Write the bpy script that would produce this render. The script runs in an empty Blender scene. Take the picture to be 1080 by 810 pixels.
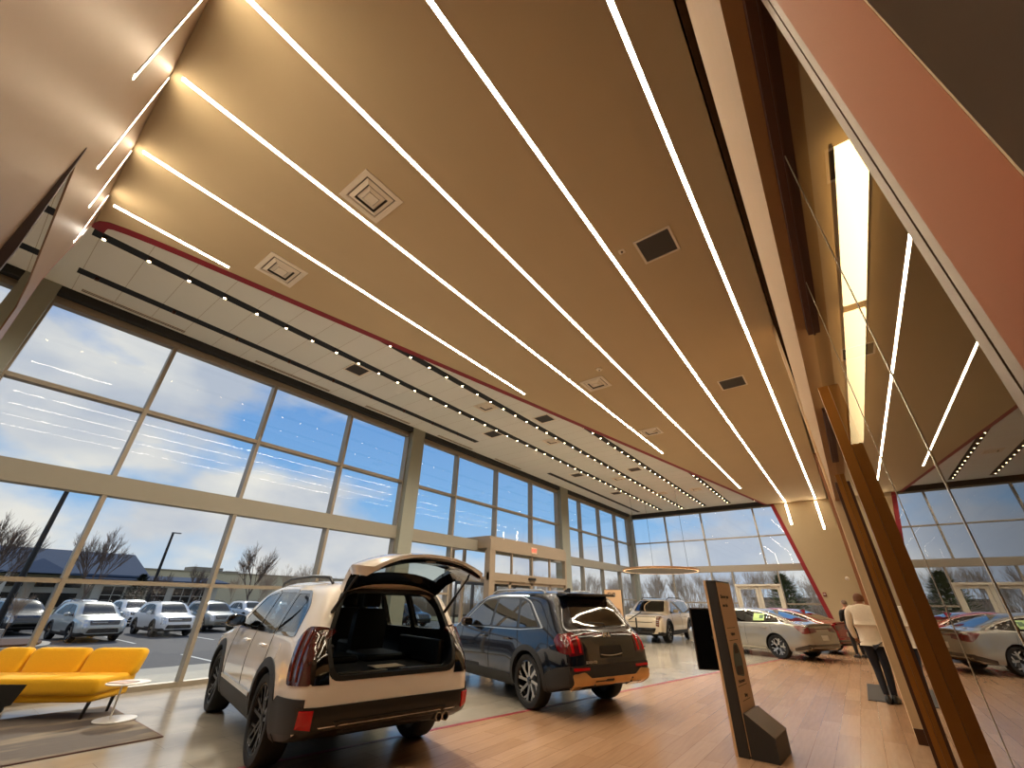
import bpy, bmesh, math, random
from mathutils import Vector, Matrix
from mathutils.bvhtree import BVHTree
from mathutils.geometry import delaunay_2d_cdt
PI = math.pi
R = math.radians
scene = bpy.context.scene
COL = scene.collection
random.seed(7)

# ------------------------------------------------------------------ materials
def lin(c):
    return tuple(((v/255)/12.92 if v/255 <= .04045 else ((v/255+.055)/1.055)**2.4) for v in c) + (1,)

def mat(name, rgb, rough=.5, metal=0., spec=.5, var=.06, scale=8., bump=0., coat=0., emis=None, estr=0., ior=None, srgb=True):
    m = bpy.data.materials.new(name); m.use_nodes = True
    nt = m.node_tree; N = nt.nodes; L = nt.links
    b = N['Principled BSDF']
    c = lin(rgb) if srgb else tuple(rgb)+(1,)
    tc = N.new('ShaderNodeTexCoord'); no = N.new('ShaderNodeTexNoise')
    no.inputs['Scale'].default_value = scale; no.inputs['Detail'].default_value = 3
    L.new(tc.outputs['Object'], no.inputs['Vector'])
    mx = N.new('ShaderNodeMix'); mx.data_type = 'RGBA'
    mx.inputs['A'].default_value = tuple(v*(1-var) for v in c[:3])+(1,)
    mx.inputs['B'].default_value = tuple(min(1, v*(1+var)) for v in c[:3])+(1,)
    L.new(no.outputs['Fac'], mx.inputs['Factor'])
    L.new(mx.outputs['Result'], b.inputs['Base Color'])
    b.inputs['Roughness'].default_value = rough
    b.inputs['Metallic'].default_value = metal
    b.inputs['Specular IOR Level'].default_value = spec
    if ior: b.inputs['IOR'].default_value = ior
    if coat:
        b.inputs['Coat Weight'].default_value = coat
        b.inputs['Coat Roughness'].default_value = .03
    if emis:
        b.inputs['Emission Color'].default_value = lin(emis)
        b.inputs['Emission Strength'].default_value = estr
    if bump:
        bp = N.new('ShaderNodeBump'); bp.inputs['Strength'].default_value = bump
        bp.inputs['Distance'].default_value = .01
        L.new(no.outputs['Fac'], bp.inputs['Height']); L.new(bp.outputs['Normal'], b.inputs['Normal'])
    return m

def glass_mat(name, tint=(.92,.97,.95), refl=1.0, ior=1.5):
    m = bpy.data.materials.new(name); m.use_nodes = True
    nt = m.node_tree; N = nt.nodes; L = nt.links
    N.remove(N['Principled BSDF'])
    out = N['Material Output']
    tr = N.new('ShaderNodeBsdfTransparent'); tr.inputs['Color'].default_value = tuple(tint)+(1,)
    gl = N.new('ShaderNodeBsdfGlossy'); gl.inputs['Roughness'].default_value = .0
    fr = N.new('ShaderNodeFresnel'); fr.inputs['IOR'].default_value = ior
    mu = N.new('ShaderNodeMath'); mu.operation = 'MULTIPLY'; mu.use_clamp = True; mu.inputs[1].default_value = refl
    ge = N.new('ShaderNodeNewGeometry'); m1 = N.new('ShaderNodeMath'); m1.operation = 'MULTIPLY_ADD'
    m1.inputs[1].default_value = 1/ior-ior; m1.inputs[2].default_value = ior
    L.new(ge.outputs['Backfacing'], m1.inputs[0]); L.new(m1.outputs[0], fr.inputs['IOR'])
    L.new(fr.outputs[0], mu.inputs[0])
    mix = N.new('ShaderNodeMixShader')
    L.new(mu.outputs[0], mix.inputs[0]); L.new(tr.outputs[0], mix.inputs[1]); L.new(gl.outputs[0], mix.inputs[2])
    L.new(mix.outputs[0], out.inputs['Surface'])
    return m

def emit_mat(name, rgb, s):
    return mat(name, rgb, .5, emis=rgb, estr=s, var=.01)

# ------------------------------------------------------------------ mesh builder
class MB:
    def __init__(s): s.v = []; s.f = []; s.m = []
    def add(s, vs, fs, mi=0):
        o = len(s.v); s.v += [tuple(v) for v in vs]
        s.f += [tuple(i+o for i in f) for f in fs]; s.m += [mi]*len(fs); return s
    def box(s, x0, x1, y0, y1, z0, z1, mi=0, M=None):
        vs = [Vector((x, y, z)) for x in (x0, x1) for y in (y0, y1) for z in (z0, z1)]
        if M: vs = [M @ v for v in vs]
        return s.add(vs, [(0,1,3,2),(4,6,7,5),(0,4,5,1),(2,3,7,6),(0,2,6,4),(1,5,7,3)], mi)
    def rbox(s, x0, x1, y0, y1, z0, z1, r=.02, mi=0, M=None, seg=3, axis='z'):
        # box with rounded vertical (axis) edges and small chamfer at both ends
        if axis == 'z': a0,a1,b0,b1,c0,c1 = x0,x1,y0,y1,z0,z1; P = lambda a,b,c: Vector((a,b,c))
        elif axis == 'x': a0,a1,b0,b1,c0,c1 = y0,y1,z0,z1,x0,x1; P = lambda a,b,c: Vector((c,a,b))
        else: a0,a1,b0,b1,c0,c1 = z0,z1,x0,x1,y0,y1; P = lambda a,b,c: Vector((b,c,a))
        def ring(ins, c):
            out = []; rr = max(r-ins, .001)
            for k,(cx,cy) in enumerate(((a1-r,b1-r),(a0+r,b1-r),(a0+r,b0+r),(a1-r,b0+r))):
                for j in range(seg+1):
                    t = PI/2*(k+j/seg); out.append(P(cx+rr*math.cos(t), cy+rr*math.sin(t), c))
            return out
        e = min(r*.5, (c1-c0)*.3)
        rings = [ring(e, c0), ring(0, c0+e), ring(0, c1-e), ring(e, c1)]
        return s.loft(rings, True, True, mi, M)
    def loft(s, rings, closed=True, caps=True, mi=0, M=None):
        if M: rings = [[M @ Vector(p) for p in r] for r in rings]
        n = len(rings[0]); vs = [p for r in rings for p in r]; fs = []
        for i in range(len(rings)-1):
            for j in range(n if closed else n-1):
                k = (j+1) % n
                fs.append((i*n+j, i*n+k, (i+1)*n+k, (i+1)*n+j))
        if caps:
            fs.append(tuple(range(n-1, -1, -1))); fs.append(tuple((len(rings)-1)*n+j for j in range(n)))
        return s.add(vs, fs, mi)
    def tube(s, pts, r, n=8, mi=0, caps=True):
        pts = [Vector(p) for p in pts]; rings = []
        rs = r if isinstance(r, (list, tuple)) else [r]*len(pts)
        up = None
        for i, p in enumerate(pts):
            d = (pts[min(i+1, len(pts)-1)]-pts[max(i-1, 0)]).normalized()
            if up is None:
                up = Vector((0,0,1)) if abs(d.z) < .9 else Vector((1,0,0))
            a = d.cross(up).normalized(); b = a.cross(d).normalized(); up = b
            rings.append([p+(a*math.cos(2*PI*k/n)+b*math.sin(2*PI*k/n))*rs[i] for k in range(n)])
        return s.loft(rings, True, caps, mi)
    def cyl(s, p0, p1, r, n=20, mi=0): return s.tube([p0, p1], r, n, mi)
    def lathe(s, prof, n=32, mi=0, M=None, cap=False):   # prof: (r, z) around z
        rings = [[Vector((r*math.cos(2*PI*k/n), r*math.sin(2*PI*k/n), z)) for k in range(n)] for r, z in prof]
        return s.loft(rings, True, cap, mi, M)
    def prism(s, poly, axis, a0, a1, mi=0, M=None):      # poly in the other two axes
        def P(u, v, a):
            return Vector((a,u,v)) if axis == 'x' else Vector((u,a,v)) if axis == 'y' else Vector((u,v,a))
        return s.loft([[P(u,v,a0) for u,v in poly], [P(u,v,a1) for u,v in poly]], True, True, mi, M)
    def sphere(s, c, r, n=12, mi=0, sc=(1,1,1)):
        c = Vector(c); rings = []
        for i in range(n//2+1):
            t = PI*i/(n//2); rr = max(math.sin(t), .001)
            rings.append([c+Vector((r*rr*math.cos(2*PI*k/n)*sc[0], r*rr*math.sin(2*PI*k/n)*sc[1], -r*math.cos(t)*sc[2])) for k in range(n)])
        return s.loft(rings, True, True, mi)
    def mesh(s, name, mats, smooth=None):
        me = bpy.data.meshes.new(name); me.from_pydata(s.v, [], s.f)
        for m in (mats if isinstance(mats, (list, tuple)) else [mats]): me.materials.append(m)
        me.polygons.foreach_set('material_index', s.m)
        bm = bmesh.new(); bm.from_mesh(me); bmesh.ops.recalc_face_normals(bm, faces=bm.faces); bm.to_mesh(me); bm.free()
        if smooth is not None:
            me.shade_smooth(); me.set_sharp_from_angle(angle=R(smooth))
        me.update(); return me
    def obj(s, name, mats, parent=None, smooth=None, **kw):
        return link(name, s.mesh(name, mats, smooth), parent, **kw)

def link(name, data, parent=None, loc=None, rotz=None, **kw):
    o = bpy.data.objects.new(name, data); COL.objects.link(o)
    if parent: o.parent = parent
    if loc: o.location = loc
    if rotz is not None: o.rotation_euler.z = rotz
    return tag(o, **kw)
def tag(o, label=None, cat=None, group=None, kind=None):
    if label: o['label'] = label
    if cat: o['category'] = cat
    if group: o['group'] = group
    if kind: o['kind'] = kind
    return o
def thing(name, label, cat, loc=(0,0,0), rotz=0, group=None):
    return link(name, None, None, loc, rotz, label=label, cat=cat, group=group)
def struct(name, mb, m, parent=None, smooth=None):
    o = mb.obj(name, m, parent, smooth)
    if not parent: o['kind'] = 'structure'
    return o
def dup(root, loc=None, rotz=None, label=None, group=None, parent=None, swap=None):
    c = root.copy(); COL.objects.link(c)
    if parent: c.parent = parent
    if loc: c.location = loc
    if rotz is not None: c.rotation_euler.z = rotz
    if label: c['label'] = label
    if group: c['group'] = group
    if swap and c.type == 'MESH':
        for sl in c.material_slots:
            if sl.material and sl.material.name in swap:
                nm = swap[sl.material.name]; sl.link = 'OBJECT'; sl.material = nm
    for ch in list(root.children): dup(ch, parent=c, swap=swap)
    return c
def baked(o):        # apply modifiers
    dg = bpy.context.evaluated_depsgraph_get(); dg.update()
    me = bpy.data.meshes.new_from_object(o.evaluated_get(dg), preserve_all_data_layers=False, depsgraph=dg)
    o.modifiers.clear(); old = o.data; o.data = me; bpy.data.meshes.remove(old)
    return o
def rp(pts, r=.05, seg=3):      # polygon with rounded corners
    out = []; n = len(pts)
    for i in range(n):
        p = Vector(pts[i][:2]); rr = pts[i][2] if len(pts[i]) > 2 else r
        a = Vector(pts[i-1][:2])-p; b = Vector(pts[(i+1) % n][:2])-p
        d = min(rr, a.length*.45, b.length*.45); pa = p+a.normalized()*d; pb = p+b.normalized()*d
        for k in range(seg+1):
            t = k/seg; out.append(tuple(pa*(1-t)**2+p*2*t*(1-t)+pb*t*t))
    return out
def text_mesh(body, size, mat_, name, parent, M, depth=.002, bold=False, **kw):
    cu = bpy.data.curves.new(name, 'FONT'); cu.body = body; cu.size = size; cu.extrude = depth
    cu.align_x = 'CENTER'; cu.align_y = 'CENTER'; cu.resolution_u = 3
    if bold: cu.offset = size*.02
    o = bpy.data.objects.new('tmp_text', cu); COL.objects.link(o)
    dg = bpy.context.evaluated_depsgraph_get(); dg.update()
    me = bpy.data.meshes.new_from_object(o.evaluated_get(dg), depsgraph=dg)
    bpy.data.objects.remove(o); me.transform(M); me.materials.clear(); me.materials.append(mat_); me.name = name
    return link(name, me, parent, **kw)
def frame(ox, X, Y, Z):   # matrix from origin and axes
    m = Matrix((tuple(X)+(0,), tuple(Y)+(0,), tuple(Z)+(0,), (0,0,0,1))).transposed()
    m.translation = Vector(ox); return m
# ------------------------------------------------------------------ camera
cam_d = bpy.data.cameras.new('camera'); cam = bpy.data.objects.new('camera', cam_d); COL.objects.link(cam)
CM = ((0.60069362, -0.79933115, 0.01539125), (0.38584074, 0.27298887, -0.88125138), (0.70021004, 0.53530065, 0.47239719))
r_ = Vector(CM[0]); u_ = -Vector(CM[1]); b_ = -Vector(CM[2])
cam.matrix_world = frame((0,0,1.5), r_, u_, b_)
cam_d.sensor_width = 36; cam_d.lens = 428.27/1080*36; cam_d.clip_start = .02; cam_d.clip_end = 2000
scene.camera = cam
scene.view_settings.view_transform = 'Standard'; scene.view_settings.look = 'None'
scene.view_settings.gamma = 1; scene.view_settings.use_curve_mapping = False
scene.view_settings.exposure = 0.0
try:
    scene.cycles.use_denoising = True
    scene.cycles.max_bounces = 8; scene.cycles.diffuse_bounces = 4; scene.cycles.glossy_bounces = 4
    scene.cycles.transparent_max_bounces = 16; scene.cycles.transmission_bounces = 6
    scene.cycles.sample_clamp_indirect = 6; scene.cycles.caustics_reflective = False; scene.cycles.caustics_refractive = False
except Exception: pass

# ------------------------------------------------------------------ sky
w = bpy.data.worlds.new('sky'); scene.world = w; w.use_nodes = True
nt = w.node_tree; N = nt.nodes; L = nt.links
bg = N['Background']; geo = N.new('ShaderNodeTexCoord'); sep = N.new('ShaderNodeSeparateXYZ')
L.new(geo.outputs['Generated'], sep.inputs[0])
def mth(op, a, b=None, c=False):
    n = N.new('ShaderNodeMath'); n.operation = op; n.use_clamp = c
    for i, x in enumerate((a, b)):
        if x is None: continue
        if isinstance(x, (int, float)): n.inputs[i].default_value = x
        else: L.new(x, n.inputs[i])
    return n.outputs[0]
zc = mth('MAXIMUM', sep.outputs['Z'], .0)
den = mth('ADD', zc, .12)
zz_ = mth('MULTIPLY', sep.outputs['Z'], 2.0)
cmb = N.new('ShaderNodeCombineXYZ'); L.new(sep.outputs['X'], cmb.inputs[0]); L.new(sep.outputs['Y'], cmb.inputs[1]); L.new(zz_, cmb.inputs[2])
n1 = N.new('ShaderNodeTexNoise'); n1.inputs['Scale'].default_value = 2.3; n1.inputs['Detail'].default_value = 8; n1.inputs['Roughness'].default_value = .5
mp = N.new('ShaderNodeMapping'); mp.inputs['Location'].default_value = (3.1, 1.7, .4); L.new(cmb.outputs[0], mp.inputs[0]); L.new(mp.outputs[0], n1.inputs['Vector'])
cr = N.new('ShaderNodeValToRGB'); cr.color_ramp.elements[0].position = .43; cr.color_ramp.elements[1].position = .53
L.new(n1.outputs['Fac'], cr.inputs[0])
sk = N.new('ShaderNodeValToRGB')      # blue by elevation
e = sk.color_ramp.elements; e[0].position = 0; e[0].color = lin((190,212,232)); e[1].position = .6; e[1].color = lin((76,128,206))
e2 = sk.color_ramp.elements.new(.18); e2.color = lin((134,184,234))
L.new(zc, sk.inputs[0])
n2 = N.new('ShaderNodeTexNoise'); n2.inputs['Scale'].default_value = 3.4; n2.inputs['Detail'].default_value = 5; L.new(mp.outputs[0], n2.inputs['Vector'])
cc = N.new('ShaderNodeValToRGB'); cc.color_ramp.elements[0].position = .35; cc.color_ramp.elements[0].color = lin((186,194,210)); cc.color_ramp.elements[1].position = .62; cc.color_ramp.elements[1].color = lin((238,234,228))
L.new(n2.outputs['Fac'], cc.inputs[0])
mx = N.new('ShaderNodeMix'); mx.data_type = 'RGBA'
L.new(cr.outputs[0], mx.inputs['Factor']); L.new(sk.outputs[0], mx.inputs['A']); L.new(cc.outputs[0], mx.inputs['B'])
L.new(mx.outputs['Result'], bg.inputs['Color']); bg.inputs['Strength'].default_value = 1.0

# ------------------------------------------------------------------ room materials
M_white = mat('white_ceiling', (236,236,230), .9, var=.02, scale=2)
M_brown = mat('taupe_ceiling', (204,182,146), .85, var=.03, scale=1.5)
M_beige = mat('beige_wall', (186,166,132), .7, var=.03, scale=2)
M_copper = mat('copper_panel', (124,62,12), .40, metal=.45, spec=.12, var=.10, scale=2.5)
M_bronzewall = mat('bronze_wall', (134,106,82), .5, metal=.55, var=.06, scale=2)
M_copper.node_tree.nodes['Principled BSDF'].inputs['Specular Tint'].default_value = lin((224,182,134))
M_coltan = mat('column_tan', (216,182,140), .8)
M_red = mat('red_trim', (140,18,30), .5)
M_black = mat('black', (12,12,13), .5)
M_slot = mat('slot_black', (10,9,9), .6)
M_grayframe = mat('champagne_frame', (156,146,130), .45, metal=.25, var=.03)
M_column = mat('greige_column', (144,145,132), .6, var=.03)
M_dark = mat('dark_header', (40,40,40), .7)
M_gold = mat('bronze_gold', (164,108,44), .42, metal=.55, var=.05, scale=3)
M_darkbronze = mat('dark_bronze', (78,46,22), .5, metal=.3)
M_darkbrown = mat('dark_brown', (84,46,20), .6)
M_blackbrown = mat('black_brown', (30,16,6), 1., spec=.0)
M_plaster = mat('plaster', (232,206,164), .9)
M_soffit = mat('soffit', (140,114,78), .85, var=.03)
M_tan = mat('tan_fascia', (176,140,98), .7, var=.03)
M_pane = glass_mat('window_glass', (.95,.985,.98), 1.0, 1.45)
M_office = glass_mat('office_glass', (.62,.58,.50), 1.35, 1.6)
M_strip = emit_mat('strip_light', (255,236,204), 46.)
M_grille = mat('grille', (58,52,46), .6)
M_vent = mat('vent_white', (236,224,206), .6, var=.02)

def wood_floor():
    m = mat('wood_floor', (178,126,90), .24, spec=.5); nt = m.node_tree; N = nt.nodes; L = nt.links; b = N['Principled BSDF']
    tc = N.new('ShaderNodeTexCoord'); br = N.new('ShaderNodeTexBrick')
    br.inputs['Scale'].default_value = 1; br.inputs['Brick Width'].default_value = 1.5; br.inputs['Row Height'].default_value = .23
    br.inputs['Mortar Size'].default_value = .003; br.inputs['Mortar Smooth'].default_value = .1
    br.inputs['Color1'].default_value = lin((186,148,116)); br.inputs['Color2'].default_value = lin((170,132,100)); br.inputs['Mortar'].default_value = lin((140,102,72))
    L.new(tc.outputs['Object'], br.inputs['Vector'])
    no = N.new('ShaderNodeTexNoise'); mp = N.new('ShaderNodeMapping'); mp.inputs['Scale'].default_value = (1.2, 14, 1)
    L.new(tc.outputs['Object'], mp.inputs[0]); L.new(mp.outputs[0], no.inputs['Vector']); no.inputs['Scale'].default_value = 2; no.inputs['Detail'].default_value = 6
    mx = N.new('ShaderNodeMix'); mx.data_type = 'RGBA'; mx.blend_type = 'MULTIPLY'; mx.inputs['Factor'].default_value = .35
    L.new(br.outputs['Color'], mx.inputs['A']); L.new(no.outputs['Color'], mx.inputs['B'])
    cr = N.new('ShaderNodeValToRGB'); cr.color_ramp.elements[0].color = (.72,.72,.72,1); cr.color_ramp.elements[1].color = (1.1,1.1,1.1,1)
    L.new(no.outputs['Fac'], cr.inputs[0]); L.new(cr.outputs[0], mx.inputs['B']); mx.inputs['Factor'].default_value = 1
    L.new(mx.outputs['Result'], b.inputs['Base Color'])
    return m
def tile_floor():
    m = mat('tile_floor', (150,140,126), .17, spec=.5); nt = m.node_tree; N = nt.nodes; L = nt.links; b = N['Principled BSDF']
    tc = N.new('ShaderNodeTexCoord'); br = N.new('ShaderNodeTexBrick'); br.offset = .5
    br.inputs['Scale'].default_value = 1; br.inputs['Brick Width'].default_value = 1.2; br.inputs['Row Height'].default_value = .6
    br.inputs['Mortar Size'].default_value = .0025; br.inputs['Mortar Smooth'].default_value = .1
    br.inputs['Color1'].default_value = lin((168,158,142)); br.inputs['Color2'].default_value = lin((160,150,134)); br.inputs['Mortar'].default_value = lin((126,118,106))
    L.new(tc.outputs['Object'], br.inputs['Vector'])
    no = N.new('ShaderNodeTexNoise'); no.inputs['Scale'].default_value = 1.7; no.inputs['Detail'].default_value = 8
    L.new(tc.outputs['Object'], no.inputs['Vector'])
    cr = N.new('ShaderNodeValToRGB'); cr.color_ramp.elements[0].position = .3; cr.color_ramp.elements[0].color = (.8,.8,.8,1); cr.color_ramp.elements[1].position = .7; cr.color_ramp.elements[1].color = (1.1,1.1,1.1,1)
    L.new(no.outputs['Fac'], cr.inputs[0])
    mx = N.new('ShaderNodeMix'); mx.data_type = 'RGBA'; mx.blend_type = 'MULTIPLY'; mx.inputs['Factor'].default_value = 1
    L.new(br.outputs['Color'], mx.inputs['A']); L.new(cr.outputs[0], mx.inputs['B']); L.new(mx.outputs['Result'], b.inputs['Base Color'])
    return m
M_wood = wood_floor(); M_tile = tile_floor()

HW, HB = 6.65, 6.45           # white ceiling, dropped taupe ceiling
YW, XF = 10.63, 26.9          # glass wall to the left, glass wall at the far end
fl = lambda x: 5.86-.19*x     # red inlay on the floor
cl = lambda x: 7.35-.179*x    # red edge of the taupe ceiling

# floor: wood on the near side of the red inlay, stone tile on the far side
mb = MB()
x0, x1 = -6.0, XF+.1
mb.add([(x0,-6,0),(x1,-6,0),(x1,fl(x1),0),(x0,fl(x0),0)], [(0,1,2,3)], 0)
mb.add([(x0,fl(x0),0),(x1,fl(x1),0),(x1,YW+.15,0),(x0,YW+.15,0)], [(0,1,2,3)], 1)
mb.add([(x0,-6,-.3),(x1,-6,-.3),(x1,YW+.15,-.3),(x0,YW+.15,-.3)], [(3,2,1,0)], 1)
struct('floor', mb, [M_wood, M_tile])
mb = MB(); d = .035
mb.loft([[(x0,fl(x0)-d,-.01),(x0,fl(x0)+d,-.01),(x0,fl(x0)+d,.002),(x0,fl(x0)-d,.002)], [(XF,fl(XF)-d,-.01),(XF,fl(XF)+d,-.01),(XF,fl(XF)+d,.002),(XF,fl(XF)-d,.002)]])
struct('trim_1', mb, mat('red_inlay', (150,40,52), .35))

# white ceiling with fine panel joints
mb = MB(); mb.box(-6, XF, 0, 10.42, HW, HW+.3)
struct('ceiling', mb, M_white)
m = M_white; nt = m.node_tree; N = nt.nodes; L = nt.links; b = N['Principled BSDF']
tc = N.new('ShaderNodeTexCoord'); br = N.new('ShaderNodeTexBrick'); br.offset = 0
br.inputs['Scale'].default_value = 1; br.inputs['Brick Width'].default_value = .6; br.inputs['Row Height'].default_value = 40; br.inputs['Mortar Size'].default_value = .004
br.inputs['Color1'].default_value = lin((234,236,230)); br.inputs['Color2'].default_value = lin((238,238,233)); br.inputs['Mortar'].default_value = lin((186,178,164))
mp = N.new('ShaderNodeMapping'); mp.inputs['Location'].default_value = (-.28, 5, 0)
L.new(tc.outputs['Object'], mp.inputs[0]); L.new(mp.outputs[0], br.inputs['Vector']); L.new(br.outputs['Color'], b.inputs['Base Color'])

# taupe ceiling (dropped), its near left corner rounded
def cedge():
    pts = [(-.43, 7.02)]
    for k in range(7):
        t = PI/2*k/6; pts.append((-.43+.75*(1-math.cos(t)), 6.75+.55*math.sin(t)-0))
    return [(-.445,7.80),(-.435,7.66),(-.40,7.56),(-.30,7.47),(-.1,7.40),(.2,7.325),(.6,7.243)]
edge = cedge()+[(XF, cl(XF))]
mb = MB()
poly = [(-.45,-.2)]+edge+[(XF,-.2)]
mb.prism(poly, 'z', HB, HW-.004)
struct('ceiling_taupe', mb, M_brown).name = 'ceiling.001'
def band(pts, wd, z0, z1):
    mb = MB(); rings = []
    for i, p in enumerate(pts):
        a = Vector(pts[max(i-1,0)]); c = Vector(pts[min(i+1,len(pts)-1)]); t = (c-a).normalized(); n = Vector((-t.y, t.x)); q = Vector(p)
        o_ = q+n*wd
        rings.append([(q.x,q.y,z0),(o_.x,o_.y,z0),(o_.x,o_.y,z1),(q.x,q.y,z1)])
    return mb.loft(rings)
struct('trim_2', band(edge, .15, HB-.006, HW), M_red)

# light strips, each continuing down the end walls where it meets them
strips = [(7.02,-.34,1.18,'shortest strip light, nearest the red ceiling edge'),(5.68,-.34,8.0,'second strip light counted from the red edge'),(4.31,-.34,14.95,'third strip light, running past the square diffuser'),
          (3.03,-.34,22.1,'fourth strip light, crossing the middle of the taupe ceiling'),(1.67,-.34,26.6,'fifth strip light, left of the dark square grille'),(.32,-.34,26.6,'sixth strip light, nearest the tan fascia')]
M_strip_frame = mat('strip_frame', (120,98,70), .6)
for y, a, b2, lb in strips:
    t = thing('strip_light', 'linear recessed warm white '+lb, 'ceiling light', ((a+b2)/2, y, HB), 0, 'strip lights of the taupe ceiling')
    h_ = (b2-a)/2
    MB().box(-h_, h_, -.025, .025, -.004, .02).obj('diffuser', M_strip, t)
    MB().box(-h_-.004, h_+.004, -.031, -.025, -.006, .02).box(-h_-.004, h_+.004, .025, .031, -.006, .02).obj('frame', M_strip_frame, t)
for y, z0, lb in ((5.70,5.35,'third'),(4.36,4.86,'second'),(3.05,4.7,'first')):
    t = thing('wall_strip_light', 'thin warm strip light on the bronze wall, %s from the top of the photo' % lb, 'wall light', (-.43, y, (z0+6.38)/2), 0, 'strip lights on the bronze wall')
    q = (6.38-z0)/2
    MB().box(-.01,.004,-.028,.028,-q,q).obj('diffuser', M_strip, t)
    MB().box(-.01,.006,-.034,-.028,-q,q).box(-.01,.006,.028,.034,-q,q).obj('frame', M_strip_frame, t)
t = thing('wall_strip_light', 'short strip light on the bronze wall beside the red edge', 'wall light', (-.43, 6.72, 5.9), 0, 'strip lights on the bronze wall')
MB().box(-.01,.004,-.028,.028,-.45,.45).obj('diffuser', M_strip, t); MB().box(-.01,.006,-.034,-.028,-.45,.45).box(-.01,.006,.028,.034,-.45,.45).obj('frame', M_strip_frame, t)
XB = 26.78
for y, z0, lb in ((1.70,5.33,'left one beside the red slanted edge'),(.36,5.0,'right one, nearer the standing men')):
    q = (6.36-z0)/2
    t = thing('wall_strip_light', 'vertical strip light on the far beige wall, '+lb, 'wall light', (XB, y, z0+q), 0, 'strip lights on the far wall')
    MB().box(-.012,.01,-.04,.04,-q,q).obj('diffuser', M_strip, t)
    MB().box(-.016,.01,-.048,-.04,-q,q).box(-.016,.01,.04,.048,-q,q).obj('frame', M_strip_frame, t)

SPOTW = 170.
# track channels in the white ceiling
M_spot = emit_mat('spot_lens', (255,226,170), 30.); M_spotoff = mat('spot_dark', (80,50,34), .3, metal=.6)
def slot(x0, x1, y, spots, lb, on=True, x2=None):
    t = thing('track_light', lb, 'ceiling light', ((x0+x1)/2, y, HW), 0, 'black light channels in the white ceiling')
    h = (x1-x0)/2; c = (x0+x1)/2
    MB().box(-h,h,-.1,.1,-.006,.05).obj('channel', M_slot, t)
    n = 0
    for sx in spots:
        if n >= 60: break
        hd = MB().lathe([(.0,-.05),(.035,-.05),(.035,-.0)], 10).obj('spot_head', M_spotoff, t, 40, loc=(sx-c,0,0)); n += 1
        MB().lathe([(.0,-.053),(.026,-.053),(.028,-.046)], 10).obj('lens', M_spot if on else M_spotoff, hd, 40)
        if on and n % 3 == 1:
            ld = bpy.data.lights.new('track_spot', 'SPOT'); ld.energy = SPOTW; ld.spot_size = R(130); ld.spot_blend = .8; ld.shadow_soft_size = .03; ld.color = (1,.9,.76)
            lo = bpy.data.objects.new('track_spot', ld); COL.objects.link(lo); lo.parent = hd; lo.location = (0,0,-.07)
spr = lambda a, b, s=.6: [a+s*i for i in range(int((b-a)/s)+1)]
slot(-.37, 10.5, 9.6, spr(-.1,10.2,1.2), 'unlit black channel nearest the glass wall, near half', False)
slot(15.4, 26.1, 9.6, spr(15.7,26,1.2), 'black channel nearest the glass wall, far half', False)
slot(-.42, 26.2, 8.22, spr(-.27,26), 'long lit black channel, second from the glass wall, starting at the rounded red corner')
slot(3.85, 26.3, 6.95, spr(4.49,26.2), 'lit black channel third from the glass wall, starting at the red edge')
slot(10.75, 26.3, 5.67, spr(11.4,26.2), 'lit black channel fourth from the glass wall')
slot(18.0, 26.3, 4.36, spr(18.6,26.2), 'short lit black channel fifth from the glass wall')
slot(24.0, 26.3, 3.05, spr(24.3,26.1), 'shortest black channel, by the top of the slanted red edge')
slot(-3.2, -.8, 9.6, [-2.5,-1.3], 'black channel seen through the opening in the bronze wall, by the window', False)
slot(-3.2, -.8, 8.22, spr(-3,-1), 'lit black channel seen through the opening in the bronze wall')

# vents
def diffuser(x, y, z, s, lb, m=M_vent):
    t = thing('ceiling_vent', lb, 'ceiling vent', (x, y, z), 0, 'square stepped air diffusers')
    q = s/2
    fr = MB()
    def ringf(o, i, za, zb_):
        fr.loft([[(o,o,za),(-o,o,za),(-o,-o,za),(o,-o,za)], [(i,i,zb_),(-i,i,zb_),(-i,-i,zb_),(i,-i,zb_)]], True, False)
    ringf(q,q,.01,-.012); ringf(q,q*.78,-.012,-.014); ringf(q*.78,q*.74,-.014,.004); fr.obj('frame', m, t)
    for k, (a, b_) in enumerate(((.70,.52),(.44,.27))):
        v = MB(); 
        v.loft([[(q*a,q*a,.0),(-q*a,q*a,.0),(-q*a,-q*a,.0),(q*a,-q*a,.0)], [(q*a,q*a,-.008),(-q*a,q*a,-.008),(-q*a,-q*a,-.008),(q*a,-q*a,-.008)], [(q*b_,q*b_,-.03),(-q*b_,q*b_,-.03),(-q*b_,-q*b_,-.03),(q*b_,-q*b_,-.03)]], True, False)
        v.obj('louver', m, t)
    MB().box(-q*.25,q*.25,-q*.25,q*.25,-.035,-.0).obj('center_plate', m, t)
    MB().box(-q*.74,q*.74,-q*.74,q*.74,-.001,.001).obj('backing', M_grille, t)
    return t
def grille(x, y, z, sx, sy, lb):
    t = thing('return_grille', lb, 'ceiling vent', (x, y, z), 0, 'flat return air grilles')
    a, b_ = sx/2, sy/2; f = .035
    MB().box(-a,a,-b_,-b_+f,-.012,.01).box(-a,a,b_-f,b_,-.012,.01).box(-a,-a+f,-b_+f,b_-f,-.012,.01).box(a-f,a,-b_+f,b_-f,-.012,.01).obj('frame', M_vent, t)
    MB().box(-a+f,a-f,-b_+f,b_-f,-.004,.005).obj('mesh_panel', M_grille, t)
diffuser(1.79,3.9,HB,.62,'large square stepped diffuser between the third and fourth strips, nearest the camera')
diffuser(1.75,6.36,HB,.62,'square stepped diffuser between the two strips nearest the bronze wall and red edge')
diffuser(8.57,3.85,HB,.62,'square stepped diffuser by the smoke detector, mid ceiling')
diffuser(12.6,3.88,HB,.62,'farthest stepped diffuser on the taupe ceiling')
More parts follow.
